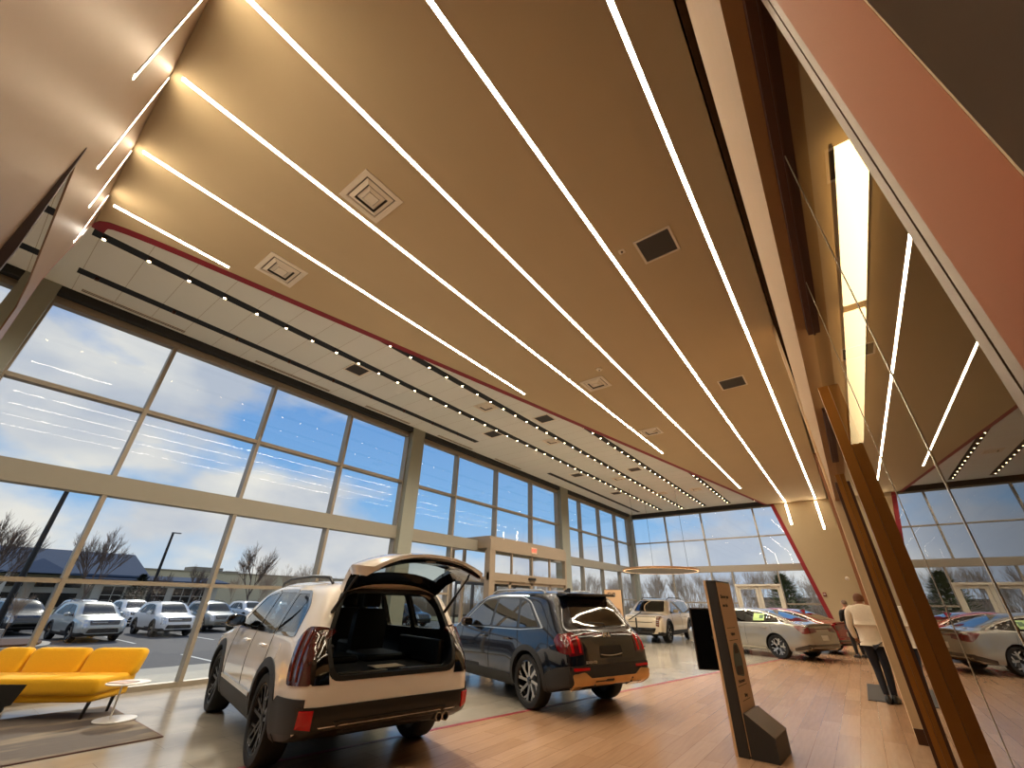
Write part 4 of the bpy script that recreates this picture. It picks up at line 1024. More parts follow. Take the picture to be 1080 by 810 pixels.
# ---- white SUV with the open tailgate
def white_suv():
    top = [(0,.70),(.03,.90),(.08,1.02),(.20,1.22),(.30,1.42),(.40,1.58),(.50,1.64),(.75,1.675),(1.3,1.70),(2.2,1.705),(2.8,1.66),(3.15,1.55),(3.72,1.17),(3.8,1.13),(4.3,1.08),(4.75,.99),(4.93,.84),(5.0,.66)]
    belt = [(0,1.04),(1,1.09),(2.5,1.07),(3.6,1.04),(4.6,.95),(5,.8)]
    s = Shape(5.0, 1.99, top, suv_bot, belt, .70, 1.08, 2.9, .395, Rr=.55, kr=.79, kf=.7, tum=1.15)
    cab = Shape(5.0, 1.99, [(x, z) for x, z in top], [(0,.80),(3.6,.80),(5,.80)], belt, .70, 1.08, 2.9, .395, Rr=.55, kr=.79, kf=.7, tum=1.15, shrink=.055, flare=0)
    cabmb = cab.body(.13, 3.62, .12)
    cabmb2 = cab.body(.13, 3.62, .12)
    quarter = rp([(.64,1.17),(1.36,1.155),(1.36,1.55),(.92,1.545),(.70,1.40)], .05)
    rdoor = rp([(1.45,1.155),(2.22,1.15),(2.22,1.565),(1.45,1.56)], .04)
    fdoor = rp([(2.31,1.15),(3.38,1.13,.03),(3.10,1.33,.1),(2.78,1.52,.08),(2.31,1.565)], .04)
    surround = rp([(.57,1.12),(3.52,1.09,.03),(3.15,1.36,.1),(2.80,1.60,.1),(2.2,1.645),(.88,1.63),(.62,1.45)], .05)
    opening = rp([(-.66,.84,.1),(.66,.84,.1),(.72,1.10,.1),(.56,1.565,.12),(-.56,1.565,.12),(-.72,1.10,.1)], .1, 4)
    wind = rp([(-.62,1.20),(.62,1.20),(.52,1.54),(-.52,1.54)], .06)
    cuts = [tmp(cabmb), tmp(MB().prism(opening, 'x', -.5, .9))]
    for P_ in (quarter, rdoor, fdoor):
        cuts.append(tmp(MB().prism(P_, 'y', .5, 1.3))); cuts.append(tmp(MB().prism(P_, 'y', -1.3, -.5)))
    cuts.append(tmp(MB().prism(wind, 'x', 2.7, 3.75)))
    wp = wheel_protos(.395, .26, 'split', M_wheeldark, mat('wheel_graphite', (74,72,72), .3, metal=.8))
    c = Car(s, 'suv', 'cream white SUV with its tailgate raised, nearest the camera', P_cream, wp, (3.66,5.10), R(77.5), subbody=cuts)
    cb = bvh_of(cabmb2.mesh('x', M_black))
    for p in c.body.data.polygons:
        h, n, i, d = cb.find_nearest(p.center)
        if d is not None and d < .004: p.material_index = 1
    for nm, P_ in (('quarter_window', quarter), ('rear_door_window', rdoor), ('front_door_window', fdoor)):
        c.patch(nm, P_, 'L', M_tint, .001, .004, .08, both=True)
    c.patch('windshield', wind, 'F', M_tint, .001, .004, .08)
    def ringp(P_, g):
        cx = sum(p[0] for p in P_)/len(P_); cz = sum(p[1] for p in P_)/len(P_)
        return [(p[0]+g*(1 if p[0] > cx else -1)*min(1, abs(p[0]-cx)/.2), p[1]+g*(1 if p[1] > cz else -1)*min(1, abs(p[1]-cz)/.1)) for p in P_]
    for P_ in (quarter, rdoor, fdoor):
        c.patch('window_trim', ringp(P_, .035), 'L', M_gloss, .006, .012, .05, both=True, hole=P_)
    c.patch('opening_seal', ringp(opening, .04), 'B', M_black, .006, .01, .05, hole=opening)
    for wx in (s.ro, s.ro+s.wb): c.arch(wx, .435, .52)
    # lower cladding: sill and bumper
    c.patch('side_sill', [(1.55,.27),(3.45,.27),(3.45,.50),(1.62,.50)], 'L', M_clad, .014, .03, .08, both=True)
    c.patch('sill_trim', [(1.66,.50),(3.40,.50),(3.42,.545),(1.64,.545)], 'L', M_chrome, .022, .03, .08, both=True)
    c.patch('rear_bumper_side', [(.04,.44),(.60,.36),(.60,.60),(.52,.66),(.04,.68)], 'L', M_clad, .012, .03, .06, both=True)
    c.patch('rear_bumper', rp([(-.93,.62,.02),(.93,.62,.02),(.88,.42),(.6,.36),(-.6,.36),(-.88,.42)], .04), 'B', mat('bumper_dark', (22,21,20), .3), .016, .03, .06)
    c.patch('bumper_insert', rp([(-.62,.50),(.62,.50),(.5,.40),(-.5,.40)], .03), 'B', M_clad, .026, .02, .06)
    for sd in (1, -1):
        a = sorted((sd*.80, sd*.90)); c.patch('bumper_reflector', [(a[0],.47),(a[1],.47),(a[1],.60),(a[0],.60)], 'B', M_tred, .026, .02, .05)
    for yy in (-.62, -.54): c.part('exhaust_tip', MB().lathe([(.035,0),(.042,0),(.045,.10),(.04,.10),(.033,.02)], 16, M=frame((.0,yy,.40),(0,0,1),(0,1,0),(1,0,0))), M_chrome)
    # tail lamps wrapping the corner
    tl = rp([(.04,.98),(.12,.86),(.44,.84),(.40,1.20),(.30,1.30),(.24,1.30)], .05)
    lamps = c.patch('tail_lamp', rp([(.03,.78,.03),(.36,.76,.06),(.47,1.14,.1),(.40,1.24,.05),(.22,1.24,.05)], .04), 'L', mat('tail_lamp_smoked', (70,18,16), .12, coat=1.), .010, .02, .04, both=True)
    for sd in (1, -1):
        a = [(sd*.70,.78),(sd*.90,.78),(sd*.88,1.20),(sd*.78,1.24)]
        if sd < 0: a = a[::-1]
        c.patch('tail_lamp', a, 'B', M_gloss, .008, .02, .05)
    for sd, lp in zip((1,-1), lamps):
        for dx in (.06,.16): 
            P3 = []
            for k in range(9):
                z = .80+.40*k/8; h, n, i, d = c.bvh.ray_cast(Vector((.12+dx+.12*k/8, 3*sd, z)), Vector((0,-sd,0)))
                P3.append(h+n*.014)
            o = MB().tube(P3, .010, 5).obj('light_bar', mat('lamp_bar', (120,50,38), .2), lp)
    c.seam([(1.40,.55),(1.34,.9),(1.40,1.14)]); c.seam([(2.265,.52),(2.27,1.14)]); c.seam([(3.42,.52),(3.40,1.1)]); 
    c.handle(1.62,1.0,P_cream); c.handle(2.5,1.0,P_cream); c.mirror(3.10,1.12,M_gloss)
    fd = MB().lathe([(0,.0),(.085,.0)], 24)
    pf = [(1.02+.085*math.cos(2*PI*k/20), .98+.085*math.sin(2*PI*k/20)) for k in range(20)]
    c.patch('fuel_door', pf, 'L', P_cream, .003, .004, .05)
    for sd in (1, -1):
        P3 = [(.75,sd*.60,1.66),(.85,sd*.61,1.72),(1.4,sd*.625,1.75),(2.4,sd*.63,1.74),(2.85,sd*.61,1.69),(2.92,sd*.60,1.63)]
        c.part('roof_rail', MB().tube(P3, [.016,.02,.02,.02,.018,.014], 8), M_clad)
    # interior ---------------------------------------------------------
    M_int = mat('black_leather', (16,15,15), .5)
    c.part('cargo_floor', MB().box(.14,1.75,-.66,.66,.80,.83).box(.14,.2,-.6,.6,.83,.845), mat('cargo_carpet', (22,21,20), .9))
    c.part('sill_plate', MB().box(.10,.15,-.58,-.08,.845,.853).box(.10,.15,.08,.58,.845,.853), M_chrome)
    for sd in (1, -1): c.part('side_trim', MB().rbox(.25,1.3,min(sd*.62,sd*.70),max(sd*.62,sd*.70),.83,1.08,.03), M_int)
    c.part('dashboard', MB().rbox(3.15,3.6,-.7,.7,.9,1.12,.06), M_int)
    for sx, zz in ((1.85,1.0),(2.75,1.0)):
        for sy in (-.40,.40):
            b_ = MB(); b_.loft([[ (sx+xo-.0+ .0, sy+yo*w_, z) for xo, yo in ((-.07,-.24),(-.09,0),(-.07,.24),(.05,.25),(.07,0),(.05,-.25))] for z, w_, in ((.84,.95),(1.05,1.),(1.3,.92),(1.38,.7))])
            so = c.part('seat', b_, M_int, None, 60)
            hr = MB().rbox(sx-.06,sx+.05,sy-.13,sy+.13,1.40,1.58,.04); hr.tube([(sx,sy-.06,1.36),(sx,sy-.06,1.44)], .008, 5); hr.tube([(sx,sy+.06,1.36),(sx,sy+.06,1.44)], .008, 5)
            c.part('headrest', hr, M_int, so, 40)
            c.part('seat_cushion', MB().rbox(sx+.02,sx+.5,sy-.24,sy+.24,.82,.98,.06), M_int, so)
    c.part('folded_seat', MB().rbox(.95,1.65,-.58,-.04,.83,.90,.05).rbox(.95,1.65,.04,.58,.83,.90,.05), M_int)
    ppr = thing('paper_sheet', 'sheet of white paper lying in the open cargo area', 'paper')
    ppr.parent = None
    px = Vector((.34-1.08, -.02, .853)); px.rotate(Matrix.Rotation(R(77.5), 3, 'Z')); ppr.location = px+Vector((3.66,5.10,0)); ppr.rotation_euler.z = R(77.5)
    MB().box(-.12,.12,-.17,.17,0,.003).obj('sheet', mat('paper', (228,212,188), .7), ppr)
    # tailgate ---------------------------------------------------------
    us = [0,.10,.16,.28,.40,.52,.60,.68,.78,.88,.96,1.03]
    def surf(u, v, lay):
        # u metres from the hinge, v -1..1
        ang = R(15); bend = 0 if u < .62 else (u-.62)*.32
        x = -math.cos(ang)*u; z = math.sin(ang)*u - bend*.6 + .06*math.sin(PI*min(u,1.03)/1.03)
        w = .60+.16*min(u/.7, 1)-.10*max(0, (u-.85)/.18)**2
        cr_ = .08*(1-v*v)
        t = (.0, -.05 if .16 < u < .60 else -.09)[lay]
        if lay and u > 1.0: t = -.03
        ins = 1 if lay == 0 else .96
        return (.50+x, v*w*ins, 1.675+z+cr_*(.2+.75*min(u/.3,1))-.08*abs(v)**3+t)
    vs_ = [-1,-.93,-.8,-.6,-.4,-.2,0,.2,.4,.6,.8,.93,1]
    def gate(lay, i0, i1, j0, j1, hole, mb=None):
        mb = mb or MB(); idx = {}
        for i in range(i0, i1+1):
            for j in range(j0, j1+1): idx[i, j] = len(idx)
        fs = [(idx[i,j], idx[i+1,j], idx[i+1,j+1], idx[i,j+1]) for i in range(i0, i1) for j in range(j0, j1) if not hole(i, j)]
        mb.add([surf(us[i], vs_[j], lay) for (i, j) in idx], fs); return mb
    isw = lambda i, j: 2 <= i < 6 and 2 <= j < len(vs_)-3
    NU, NV = len(us)-1, len(vs_)-1
    g = gate(0, 0, NU, 0, NV, isw)
    rim_ = [(0, j) for j in range(NV+1)]+[(i, NV) for i in range(1, NU+1)]+[(NU, j) for j in range(NV-1, -1, -1)]+[(i, 0) for i in range(NU-1, 0, -1)]
    def strip(path, la, lb, close=True):
        A_ = [surf(us[i], vs_[j], la) for i, j in path]; B_ = [surf(us[i], vs_[j], lb) for i, j in path]
        n_ = len(path); return A_+B_, [(k, (k+1) % n_, n_+(k+1) % n_, n_+k) for k in range(n_ if close else n_-1)]
    g.add(*strip(rim_, 0, 1))
    TG = c.part('tailgate', g, P_cream, None, 50)
    inner = gate(1, 0, NU, 0, NV, lambda i, j: isw(i, j))
    hp_ = [(2, j) for j in range(2, len(vs_)-2)]+[(i, len(vs_)-3) for i in range(3, 7)]+[(6, j) for j in range(len(vs_)-4, 1, -1)]+[(i, 2) for i in range(5, 2, -1)]
    inner.add(*strip(hp_, 0, 1))
    for k_ in range(len(inner.f)):      # painted frame near the hinge and sides
        f_ = inner.f[k_]; cx_ = sum(inner.v[q][0] for q in f_)/len(f_); cy_ = sum(inner.v[q][1] for q in f_)/len(f_)
        if cx_ > .42 : inner.m[k_] = 1
    c.part('gate_liner', inner, [M_gloss, P_cream], TG, 50)
    gl_ = gate(0, 2, 6, 2, len(vs_)-3, lambda i, j: False); c.part('gate_window', gl_, M_tint, TG, 50)
    c.part('gate_latch', MB().box(-.44,-.36,-.06,.06,1.86,1.89), M_chrome, TG)
    sx_ = .50-1.0
    c.part('gate_bump', MB().rbox(-.10,.06,-.2,.2,1.885,1.905,.03), M_clad, TG)
    for sd in (1, -1):
        P_ = surf(.72, sd*.93, 1); c.part('gas_strut', MB().tube([P_, tuple((Vector(P_)+Vector((.33,sd*.70,1.36)))/2)], .011, 8).tube([tuple((Vector(P_)+Vector((.33,sd*.70,1.36)))/2), (.33,sd*.70,1.36)], .018, 8), M_black, TG)
    for yy in (-.35,.35): c.part('gate_hinge', MB().box(.46,.56,yy-.05,yy+.05,1.62,1.665), M_black)
    # front
    c.patch('head_lamp', [(.62,.72),(.86,.70),(.86,1.0),(.66,1.0)], 'F', M_lamp, .006, .02, .06); c.patch('head_lamp', [(-.86,.70),(-.62,.72),(-.66,1.0),(-.86,1.0)], 'F', M_lamp, .006, .02, .06)
    c.patch('front_grille', [(-.55,.62),(.55,.62),(.58,.88),(-.58,.88)], 'F', M_gloss, .006, .02, .08)
    return c
M_tint = glass_mat('car_window_glass', (.55,.62,.62), 1.3, 1.5)
white_suv()

# ---- dark blue SUV
def dark_suv_shape():
    top = [(0,.66),(.02,.80),(.05,.96),(.10,1.04),(.20,1.14),(.36,1.36),(.50,1.55),(.58,1.635),(.75,1.665),(1.3,1.69),(2.0,1.695),(2.7,1.66),(3.0,1.56),(3.62,1.15),(3.7,1.11),(4.2,1.05),(4.6,.94),(4.75,.80),(4.81,.62)]
    belt = [(0,.98),(.8,1.04),(1.6,1.03),(3.4,1.0),(4.4,.92),(4.81,.8)]
    return Shape(4.81, 1.90, top, [(0,.44),(.25,.34),(.8,.25),(4.1,.23),(4.6,.26),(4.81,.36)], belt, .66, 1.03, 2.815, .37, Rr=.48, kr=.83, kf=.72, tum=1.2)
M_pillar = mat('pillar_trim', (38,40,44), .35)
def suv_windows(c, glass, parts=True, chrome=True):
    fd = rp([(2.28,1.09),(3.35,1.07,.03),(3.02,1.30,.1),(2.70,1.50,.1),(2.28,1.55)], .04)
    rd = rp([(1.38,1.10),(2.20,1.09),(2.20,1.555),(1.52,1.54)], .04)
    qw = rp([(.78,1.14,.05),(1.31,1.10),(1.44,1.53),(1.22,1.50,.1)], .04)
    if chrome:
        sur = rp([(.64,1.12,.04),(1.3,1.065),(3.46,1.04,.03),(3.08,1.31,.12),(2.72,1.545,.12),(2.2,1.60),(1.45,1.59),(1.15,1.52,.1)], .05)
        c.patch('window_surround', sur, 'L', M_chrome, .004, .01, .06, both=True)
        sur2 = rp([(.70,1.125,.04),(1.3,1.08),(3.42,1.055,.03),(3.06,1.30,.12),(2.71,1.53,.12),(2.2,1.583),(1.45,1.573),(1.17,1.508,.1)], .05)
        c.patch('window_pillar_trim', sur2, 'L', M_pillar, .007, .01, .06, both=True)
    for nm, P_ in (('front_door_window', fd), ('rear_door_window', rd), ('quarter_window', qw)):
        c.patch(nm, P_, 'L', glass, .010, .008, .08, both=True)
def dark_suv():
    s = dark_suv_shape(); wp = wheel_protos(.37, .25, 'six', M_gloss, M_silver)
    c = Car(s, 'suv', 'glossy dark blue SUV with bronze rear skid plate, behind the white one', P_navy, wp, (7.52,4.36), R(71.5))
    suv_windows(c, M_cglass)
    for wx in (s.ro, s.ro+s.wb): c.arch(wx, .41, .49)
    c.patch('side_sill', [(1.50,.25),(3.35,.25),(3.35,.42),(1.55,.42)], 'L', M_clad, .012, .03, .08, both=True)
    c.patch('rear_bumper_side', [(.05,.42),(.55,.34),(.55,.52),(.30,.62),(.05,.66)], 'L', M_clad, .010, .03, .06, both=True)
    c.patch('rear_bumper', rp([(-.90,.66,.02),(.90,.66,.02),(.86,.40),(.6,.36),(-.6,.36),(-.86,.40)], .04), 'B', M_clad, .012, .03, .06)
    c.patch('skid_plate', rp([(-.80,.37,.02),(-.84,.56,.03),(-.62,.58,.03),(-.50,.50,.03),(.50,.50,.03),(.62,.58,.03),(.84,.56,.03),(.80,.37,.02),(.55,.36),(.40,.42),(-.40,.42),(-.55,.36)], .02), 'B', M_satin, .03, .03, .05, label='satin bronze skid plate')
    for sd in (1, -1):
        a = sorted((sd*.52, sd*.82)); c.patch('bumper_reflector', [(a[0],.60),(a[1],.60),(a[1],.635),(a[0],.635)], 'B', M_tred, .022, .02, .05)
        a = sorted((sd*.38, sd*.64)); c.patch('exhaust_trim', rp([(a[0],.375),(a[1],.375),(a[1],.43),(a[0],.43)],.015), 'B', M_gloss, .036, .02, .05)
        a = [(sd*.60,.80),(sd*.86,.78),(sd*.87,1.06),(sd*.70,1.08),(sd*.60,1.02)]
        if sd < 0: a = a[::-1]
        lp = c.patch('tail_lamp', a, 'B', M_taill, .008, .02, .05)[0]
        for q in (.66,.80):
            b_ = sorted((sd*(q-.02), sd*(q+.02))); drape(c.bvh, [(b_[0],.82),(b_[1],.82),(b_[1],1.03),(b_[0],1.03)], 'B', .013, .01, .05).obj('light_bar', M_tred, lp)
    c.patch('tail_lamp', rp([(.04,.80,.02),(.22,.82),(.36,.98),(.30,1.06),(.10,1.07)], .03), 'L', M_taill, .008, .02, .05, both=True)
    rw_ = rp([(-.58,1.16),(.58,1.16),(.50,1.54),(-.50,1.54)], .07)
    c.patch('rear_window', rw_, 'B', M_cglass, .006, .01, .06)
    c.patch('gate_panel', rp([(-.56,.72),(.56,.72),(.58,.98),(-.58,.98)], .05), 'B', M_gloss, .003, .004, .06)
    c.patch('license_plate_recess', rp([(-.26,.74),(.26,.74),(.24,.90),(-.24,.90)], .03), 'B', M_black, .006, .01, .05)
    wb_ = MB().rbox(.34,.66,-.60,.60,1.60,1.645,.05); c.part('roof_spoiler', wb_, P_navy)
    wip = c.part('rear_wiper', MB().tube([(.10,0,1.15),(.13,.02,1.20),(.16,.40,1.22)], .009, 6), M_black)
    hpt = lambda y, z: c.bvh.ray_cast(Vector((-3,y,z)), Vector((1,0,0)))[0]
    h = hpt(0,1.04); M_ = frame((h.x-.012,0,1.03),(0,-1,0),(.25,0,.97),(-.97,0,.25))
    text_mesh('KIA', .11, M_chrome, 'badge', None, M_, .003, True).parent = c.root
    bpy.context.view_layer.update()
    for o in c.root.children:
        if o.name.startswith('badge'): o.location.x -= s.ro
    M_ = frame((hpt(.46,.70).x-.010,.46,.695),(0,-1,0),(0,0,1),(-1,0,0)); o = text_mesh('SORENTO', .05, M_chrome, 'badge', c.root, M_, .002, True); o.location.x -= s.ro
    hnd = [(hpt(y, .80+.0*y).x-.012, y, .80-.03*(1-(y/.3)**2)) for y in [(-.24+.06*i) for i in range(9)]]
    c.part('gate_handle', MB().tube([(p[0],p[1]-.0,p[2]) for p in hnd], .007, 5), M_chrome)
    c.seam([(1.36,.44),(1.30,.80),(1.36,1.06)]); c.seam([(2.24,.44),(2.24,1.05)]); c.seam([(3.36,.46),(3.34,1.02)])
    c.handle(1.62,.92,P_navy); c.handle(2.45,.92,P_navy); c.mirror(3.02,1.05,mat('copper_mirror_cap', (60,44,34), .15, metal=.5, coat=1.), 1.)
    for sd in (1, -1):
        c.part('roof_rail', MB().tube([(.95,sd*.57,1.65),(1.05,sd*.58,1.69),(2.0,sd*.59,1.71),(2.5,sd*.585,1.70),(2.7,sd*.575,1.65)], .018, 8), M_silver)
    c.part('antenna_fin', MB().loft([[(.95,-.02,1.66),(.95,.02,1.66),(1.18,.012,1.66),(1.18,-.012,1.66)],[(.93,-.006,1.74),(.93,.006,1.74),(.98,.004,1.745),(.98,-.004,1.745)]]), P_navy)
    c.patch('windshield', rp([(-.62,1.18),(.62,1.18),(.52,1.56),(-.52,1.56)], .06), 'F', M_cglass, .006, .01, .08)
    c.patch('head_lamp', [(.55,.72),(.84,.70),(.86,.95),(.60,.92)], 'F', M_lamp, .006, .02, .06); c.patch('head_lamp', [(-.84,.70),(-.55,.72),(-.60,.92),(-.86,.95)], 'F', M_lamp, .006, .02, .06)
    c.patch('front_grille', [(-.52,.70),(.52,.70),(.56,.90),(-.56,.90)], 'F', M_gloss, .006, .02, .08)
    return c
dark_suv()

# ---- cream boxy electric SUV, facing the camera
def boxy_suv():
    top = [(0,.70),(.03,1.0),(.08,1.15),(.20,1.52),(.30,1.68),(.55,1.74),(1.6,1.755),(2.6,1.745),(3.05,1.68),(3.30,1.56),(3.86,1.17),(3.95,1.13),(4.5,1.09),(4.82,1.03),(4.95,.93),(5.01,.70)]
    belt = [(0,1.05),(1,1.09),(3.6,1.07),(4.6,1.0),(5.01,.9)]
    s = Shape(5.01, 1.98, top, [(0,.44),(.3,.30),(4.6,.27),(5.01,.36)], belt, .72, .98, 3.1, .40, Rr=.4, kr=.86, kf=.80, Rf=.45, tum=1.1, flare=.03)
    wp = wheel_protos(.40, .26, 'pinwheel', M_wheeldark, mat('wheel_gray', (120,118,114), .3, metal=.8))
    c = Car(s, 'electric_suv', 'boxy cream electric SUV facing the camera under the ring pendant', P_ivory, wp, (24.31,8.06), R(180))
    win = [('quarter_window', rp([(.42,1.18),(1.15,1.17),(1.15,1.60),(.62,1.60)], .05)), ('rear_door_window', rp([(1.24,1.17),(2.12,1.16),(2.12,1.62),(1.24,1.61)], .04)), ('front_door_window', rp([(2.2,1.16),(3.45,1.15,.03),(3.16,1.38,.1),(2.90,1.58,.08),(2.2,1.62)], .04))]
    c.patch('window_surround', rp([(.36,1.14),(3.58,1.12,.03),(3.2,1.40,.1),(2.92,1.62,.1),(2.1,1.655),(.58,1.635)], .05), 'L', M_gloss, .004, .01, .07, both=True)
    for nm, P_ in win: c.patch(nm, P_, 'L', M_cglass, .009, .008, .09, both=True)
    ws = c.patch('windshield', rp([(-.72,1.19),(.72,1.19),(.60,1.63),(-.60,1.63)], .07), 'F', M_cglass, .006, .01, .07)
    for wx in (s.ro, s.ro+s.wb): c.arch(wx, .44, .53)
    c.patch('side_sill', [(1.45,.28),(3.6,.28),(3.6,.46),(1.5,.46)], 'L', M_clad, .014, .03, .08, both=True)
    c.patch('grille_panel', rp([(-.62,.80),(.62,.80),(.66,.98),(-.66,.98)], .04), 'F', P_ivory, .010, .02, .06)
    c.patch('hood_gap', [(-.66,.985),(.66,.985),(.66,1.0),(-.66,1.0)], 'F', M_black, .006, .01, .06)
    c.patch('grille_slot', [(-.55,.775),(.55,.775),(.55,.79),(-.55,.79)], 'F', M_black, .012, .01, .06)
    c.patch('lower_grille', rp([(-.62,.42),(.62,.42),(.70,.58),(-.70,.58)], .04), 'F', M_gloss, .012, .02, .06)
    c.patch('front_skid', rp([(-.55,.34),(.55,.34),(.62,.41),(-.62,.41)], .02), 'F', M_clad, .02, .02, .06)
    for sd in (1, -1):
        a = [(sd*.70,.66),(sd*.84,.62),(sd*.88,1.02),(sd*.72,1.0)]
        if sd < 0: a = a[::-1]
        lp = c.patch('head_lamp', a, 'F', mat('lamp_amber_dark', (110,64,50), .15, coat=1.), .010, .02, .05)[0]
        for q in (.70,.78,.86,.94): drape(c.bvh, sorted([(sd*.73,q)])+[(sd*.83,q),(sd*.83,q+.025),(sd*.73,q+.025)], 'F', .016, .01, .05).obj('light_bar', M_lamp, lp)
    c.mirror(3.22,1.14,P_ivory); c.handle(1.5,1.0,P_ivory); c.handle(2.4,1.0,P_ivory)
    c.seam([(1.2,.5),(1.18,1.13)]); c.seam([(2.16,.48),(2.16,1.13)]); c.seam([(3.5,.48),(3.46,1.1)])
    for sd in (1, -1): c.part('roof_rail', MB().tube([(.6,sd*.62,1.72),(.75,sd*.63,1.785),(2.6,sd*.63,1.79),(2.9,sd*.62,1.70)], .018, 8), M_clad)
    c.patch('rear_window', rp([(-.6,1.22),(.6,1.22),(.54,1.58),(-.54,1.58)], .06), 'B', M_cglass, .006, .01, .08)
    c.patch('roof_glass', rp([(.9,-.5),(2.9,-.5),(2.9,.5),(.9,.5)], .08), 'T', M_cglass, .004, .006, .12)
    return c
boxy_suv()

# ---- fastback sedans
def sedan(name, label, pnt, pos, rot, lot=0, sticker=True, wstyle='pinwheel'):
    top = [(0,.62),(.02,.78),(.05,.92),(.09,.985),(.20,1.00),(.50,1.045),(.95,1.18),(1.5,1.35),(2.0,1.425),(2.4,1.445),(2.75,1.42),(3.1,1.31),(3.65,1.02),(3.75,.98),(4.3,.87),(4.65,.76),(4.83,.64),(4.9,.50)]
    belt = [(0,.90),(.6,.96),(1.5,.95),(3.4,.91),(4.3,.78),(4.9,.6)]
    s = Shape(4.9, 1.86, top, [(0,.36),(.3,.24),(4.5,.18),(4.9,.26)], belt, .58, 1.05, 2.85, .34, Rr=.6, kr=.72, kf=.62, Rf=.7, tum=1.1, H=1.445, capr=.10)
    wp = wheel_protos(.34, .235, wstyle, M_wheeldark, M_silver)
    c = Car(s, name, label, pnt, wp, pos, rot)
    sur = rp([(.62,1.03,.03),(1.3,.995),(3.44,.955,.03),(3.02,1.20,.12),(2.66,1.34,.12),(2.1,1.385),(1.5,1.31,.1),(1.0,1.17,.1)], .04)
    c.patch('window_surround', sur, 'L', M_chrome, .004, .01, .06, both=True)
    sur = rp([(.72,1.045,.03),(1.3,1.01),(3.40,.97,.03),(3.00,1.19,.12),(2.65,1.325,.12),(2.1,1.37),(1.5,1.295,.1),(1.03,1.16,.1)], .04)
    c.patch('window_pillar_trim', sur, 'L', M_gloss, .007, .01, .06, both=True)
    for nm, P_ in (('front_door_window', rp([(2.16,1.0),(3.30,.985,.03),(2.97,1.18,.1),(2.63,1.31,.1),(2.16,1.35)], .03)), ('rear_door_window', rp([(1.22,1.03),(2.08,1.01),(2.08,1.355),(1.55,1.29,.1),(1.28,1.22)], .03)), ('quarter_window', rp([(.84,1.055),(1.15,1.035),(1.2,1.19),(1.06,1.15)], .03))):
        c.patch(nm, P_, 'L', M_cglass, .010, .008, .08, both=True)
    if sticker:
        c.patch('window_sticker', [(1.38,1.06),(1.78,1.05),(1.78,1.27),(1.38,1.25)], 'L', mat('sticker_green', (176,206,120), .5, var=.2, scale=12), .014, .004, .08)
        c.patch('window_sticker', [(1.42,1.12),(1.56,1.12),(1.56,1.22),(1.42,1.22)], 'L', mat('sticker_print', (70,104,60), .5), .018, .004, .08)
    c.patch('rear_window', rp([(.62,-.50),(1.55,-.44),(1.55,.44),(.62,.50)], .08), 'T', M_cglass, .004, .006, .08)
    c.patch('windshield', rp([(2.85,-.50),(3.58,-.60),(3.58,.60),(2.85,.50)], .08), 'T', M_cglass, .004, .006, .08)
    for sd in (1, -1):
        a = [(sd*.34,.80),(sd*.86,.74),(sd*.86,.90),(sd*.34,.90)]
        if sd < 0: a = a[::-1]
        c.patch('tail_lamp', a, 'B', M_taill, .008, .02, .05)
    c.patch('tail_lamp', rp([(.05,.74,.02),(.16,.74),(.26,.82),(.40,.945,.02),(.20,.95),(.06,.92)], .02), 'L', M_taill, .008, .02, .05, both=True)
    c.patch('light_band', [(-.36,.86),(.36,.86),(.36,.885),(-.36,.885)], 'B', M_taill, .008, .01, .06)
    c.patch('rear_diffuser', rp([(-.84,.46,.02),(.84,.46,.02),(.70,.31),(-.70,.31)], .04), 'B', M_gloss, .012, .03, .06)
    c.patch('rear_diffuser_side', [(.05,.34),(.52,.26),(.50,.34),(.05,.46)], 'L', M_gloss, .008, .02, .06, both=True)
    c.patch('license_plate', [(-.17,.56),(.17,.56),(.17,.70),(-.17,.70)], 'B', M_plate, .008, .01, .06)
    c.patch('side_sill', [(1.45,.20),(3.45,.20),(3.45,.29),(1.5,.29)], 'L', M_chrome, .008, .02, .08, both=True)
    c.seam([(1.22,.32),(1.10,.7),(1.2,.99)]); c.seam([(2.12,.32),(2.12,.98)]); c.seam([(3.32,.34),(3.28,.93)])
    c.handle(1.42,.86,pnt); c.handle(2.34,.84,pnt); c.mirror(2.98,.97,pnt, .9)
    c.part('deck_spoiler', MB().loft([[(.03,y,.985-abs(y)**3*.05),(.10,y,.995-abs(y)**3*.05),(.16,y,1.00-abs(y)**3*.05),(.02,y,1.03-abs(y)**3*.05)] for y in (-.62,-.4,-.2,0,.2,.4,.62)]), pnt)
    c.part('antenna_fin', MB().loft([[(1.35,-.02,1.30),(1.35,.02,1.30),(1.6,.012,1.36),(1.6,-.012,1.36)],[(1.33,-.005,1.40),(1.33,.005,1.40),(1.38,.004,1.405),(1.38,-.004,1.405)]]), pnt)
    c.patch('head_lamp', [(.46,.60),(.80,.60),(.80,.74),(.50,.68)], 'F', M_lamp, .006, .02, .06); c.patch('head_lamp', [(-.80,.60),(-.46,.60),(-.50,.68),(-.80,.74)], 'F', M_lamp, .006, .02, .06)
    c.patch('head_lamp', [(4.45,.60),(4.80,.56),(4.78,.68),(4.50,.74)], 'L', M_lamp, .006, .02, .06, both=True)
    c.patch('front_grille', [(-.50,.42),(.50,.42),(.52,.60),(-.52,.60)], 'F', M_gloss, .006, .02, .08)
    return c
sedan('sedan', 'silver gray fastback sedan with a green window sticker, right of the info stand', P_gray, (18.67,2.10), R(64))
sedan('sedan', 'red fastback sedan behind the silver gray one', P_red, (21.9,1.55), R(66), sticker=False)

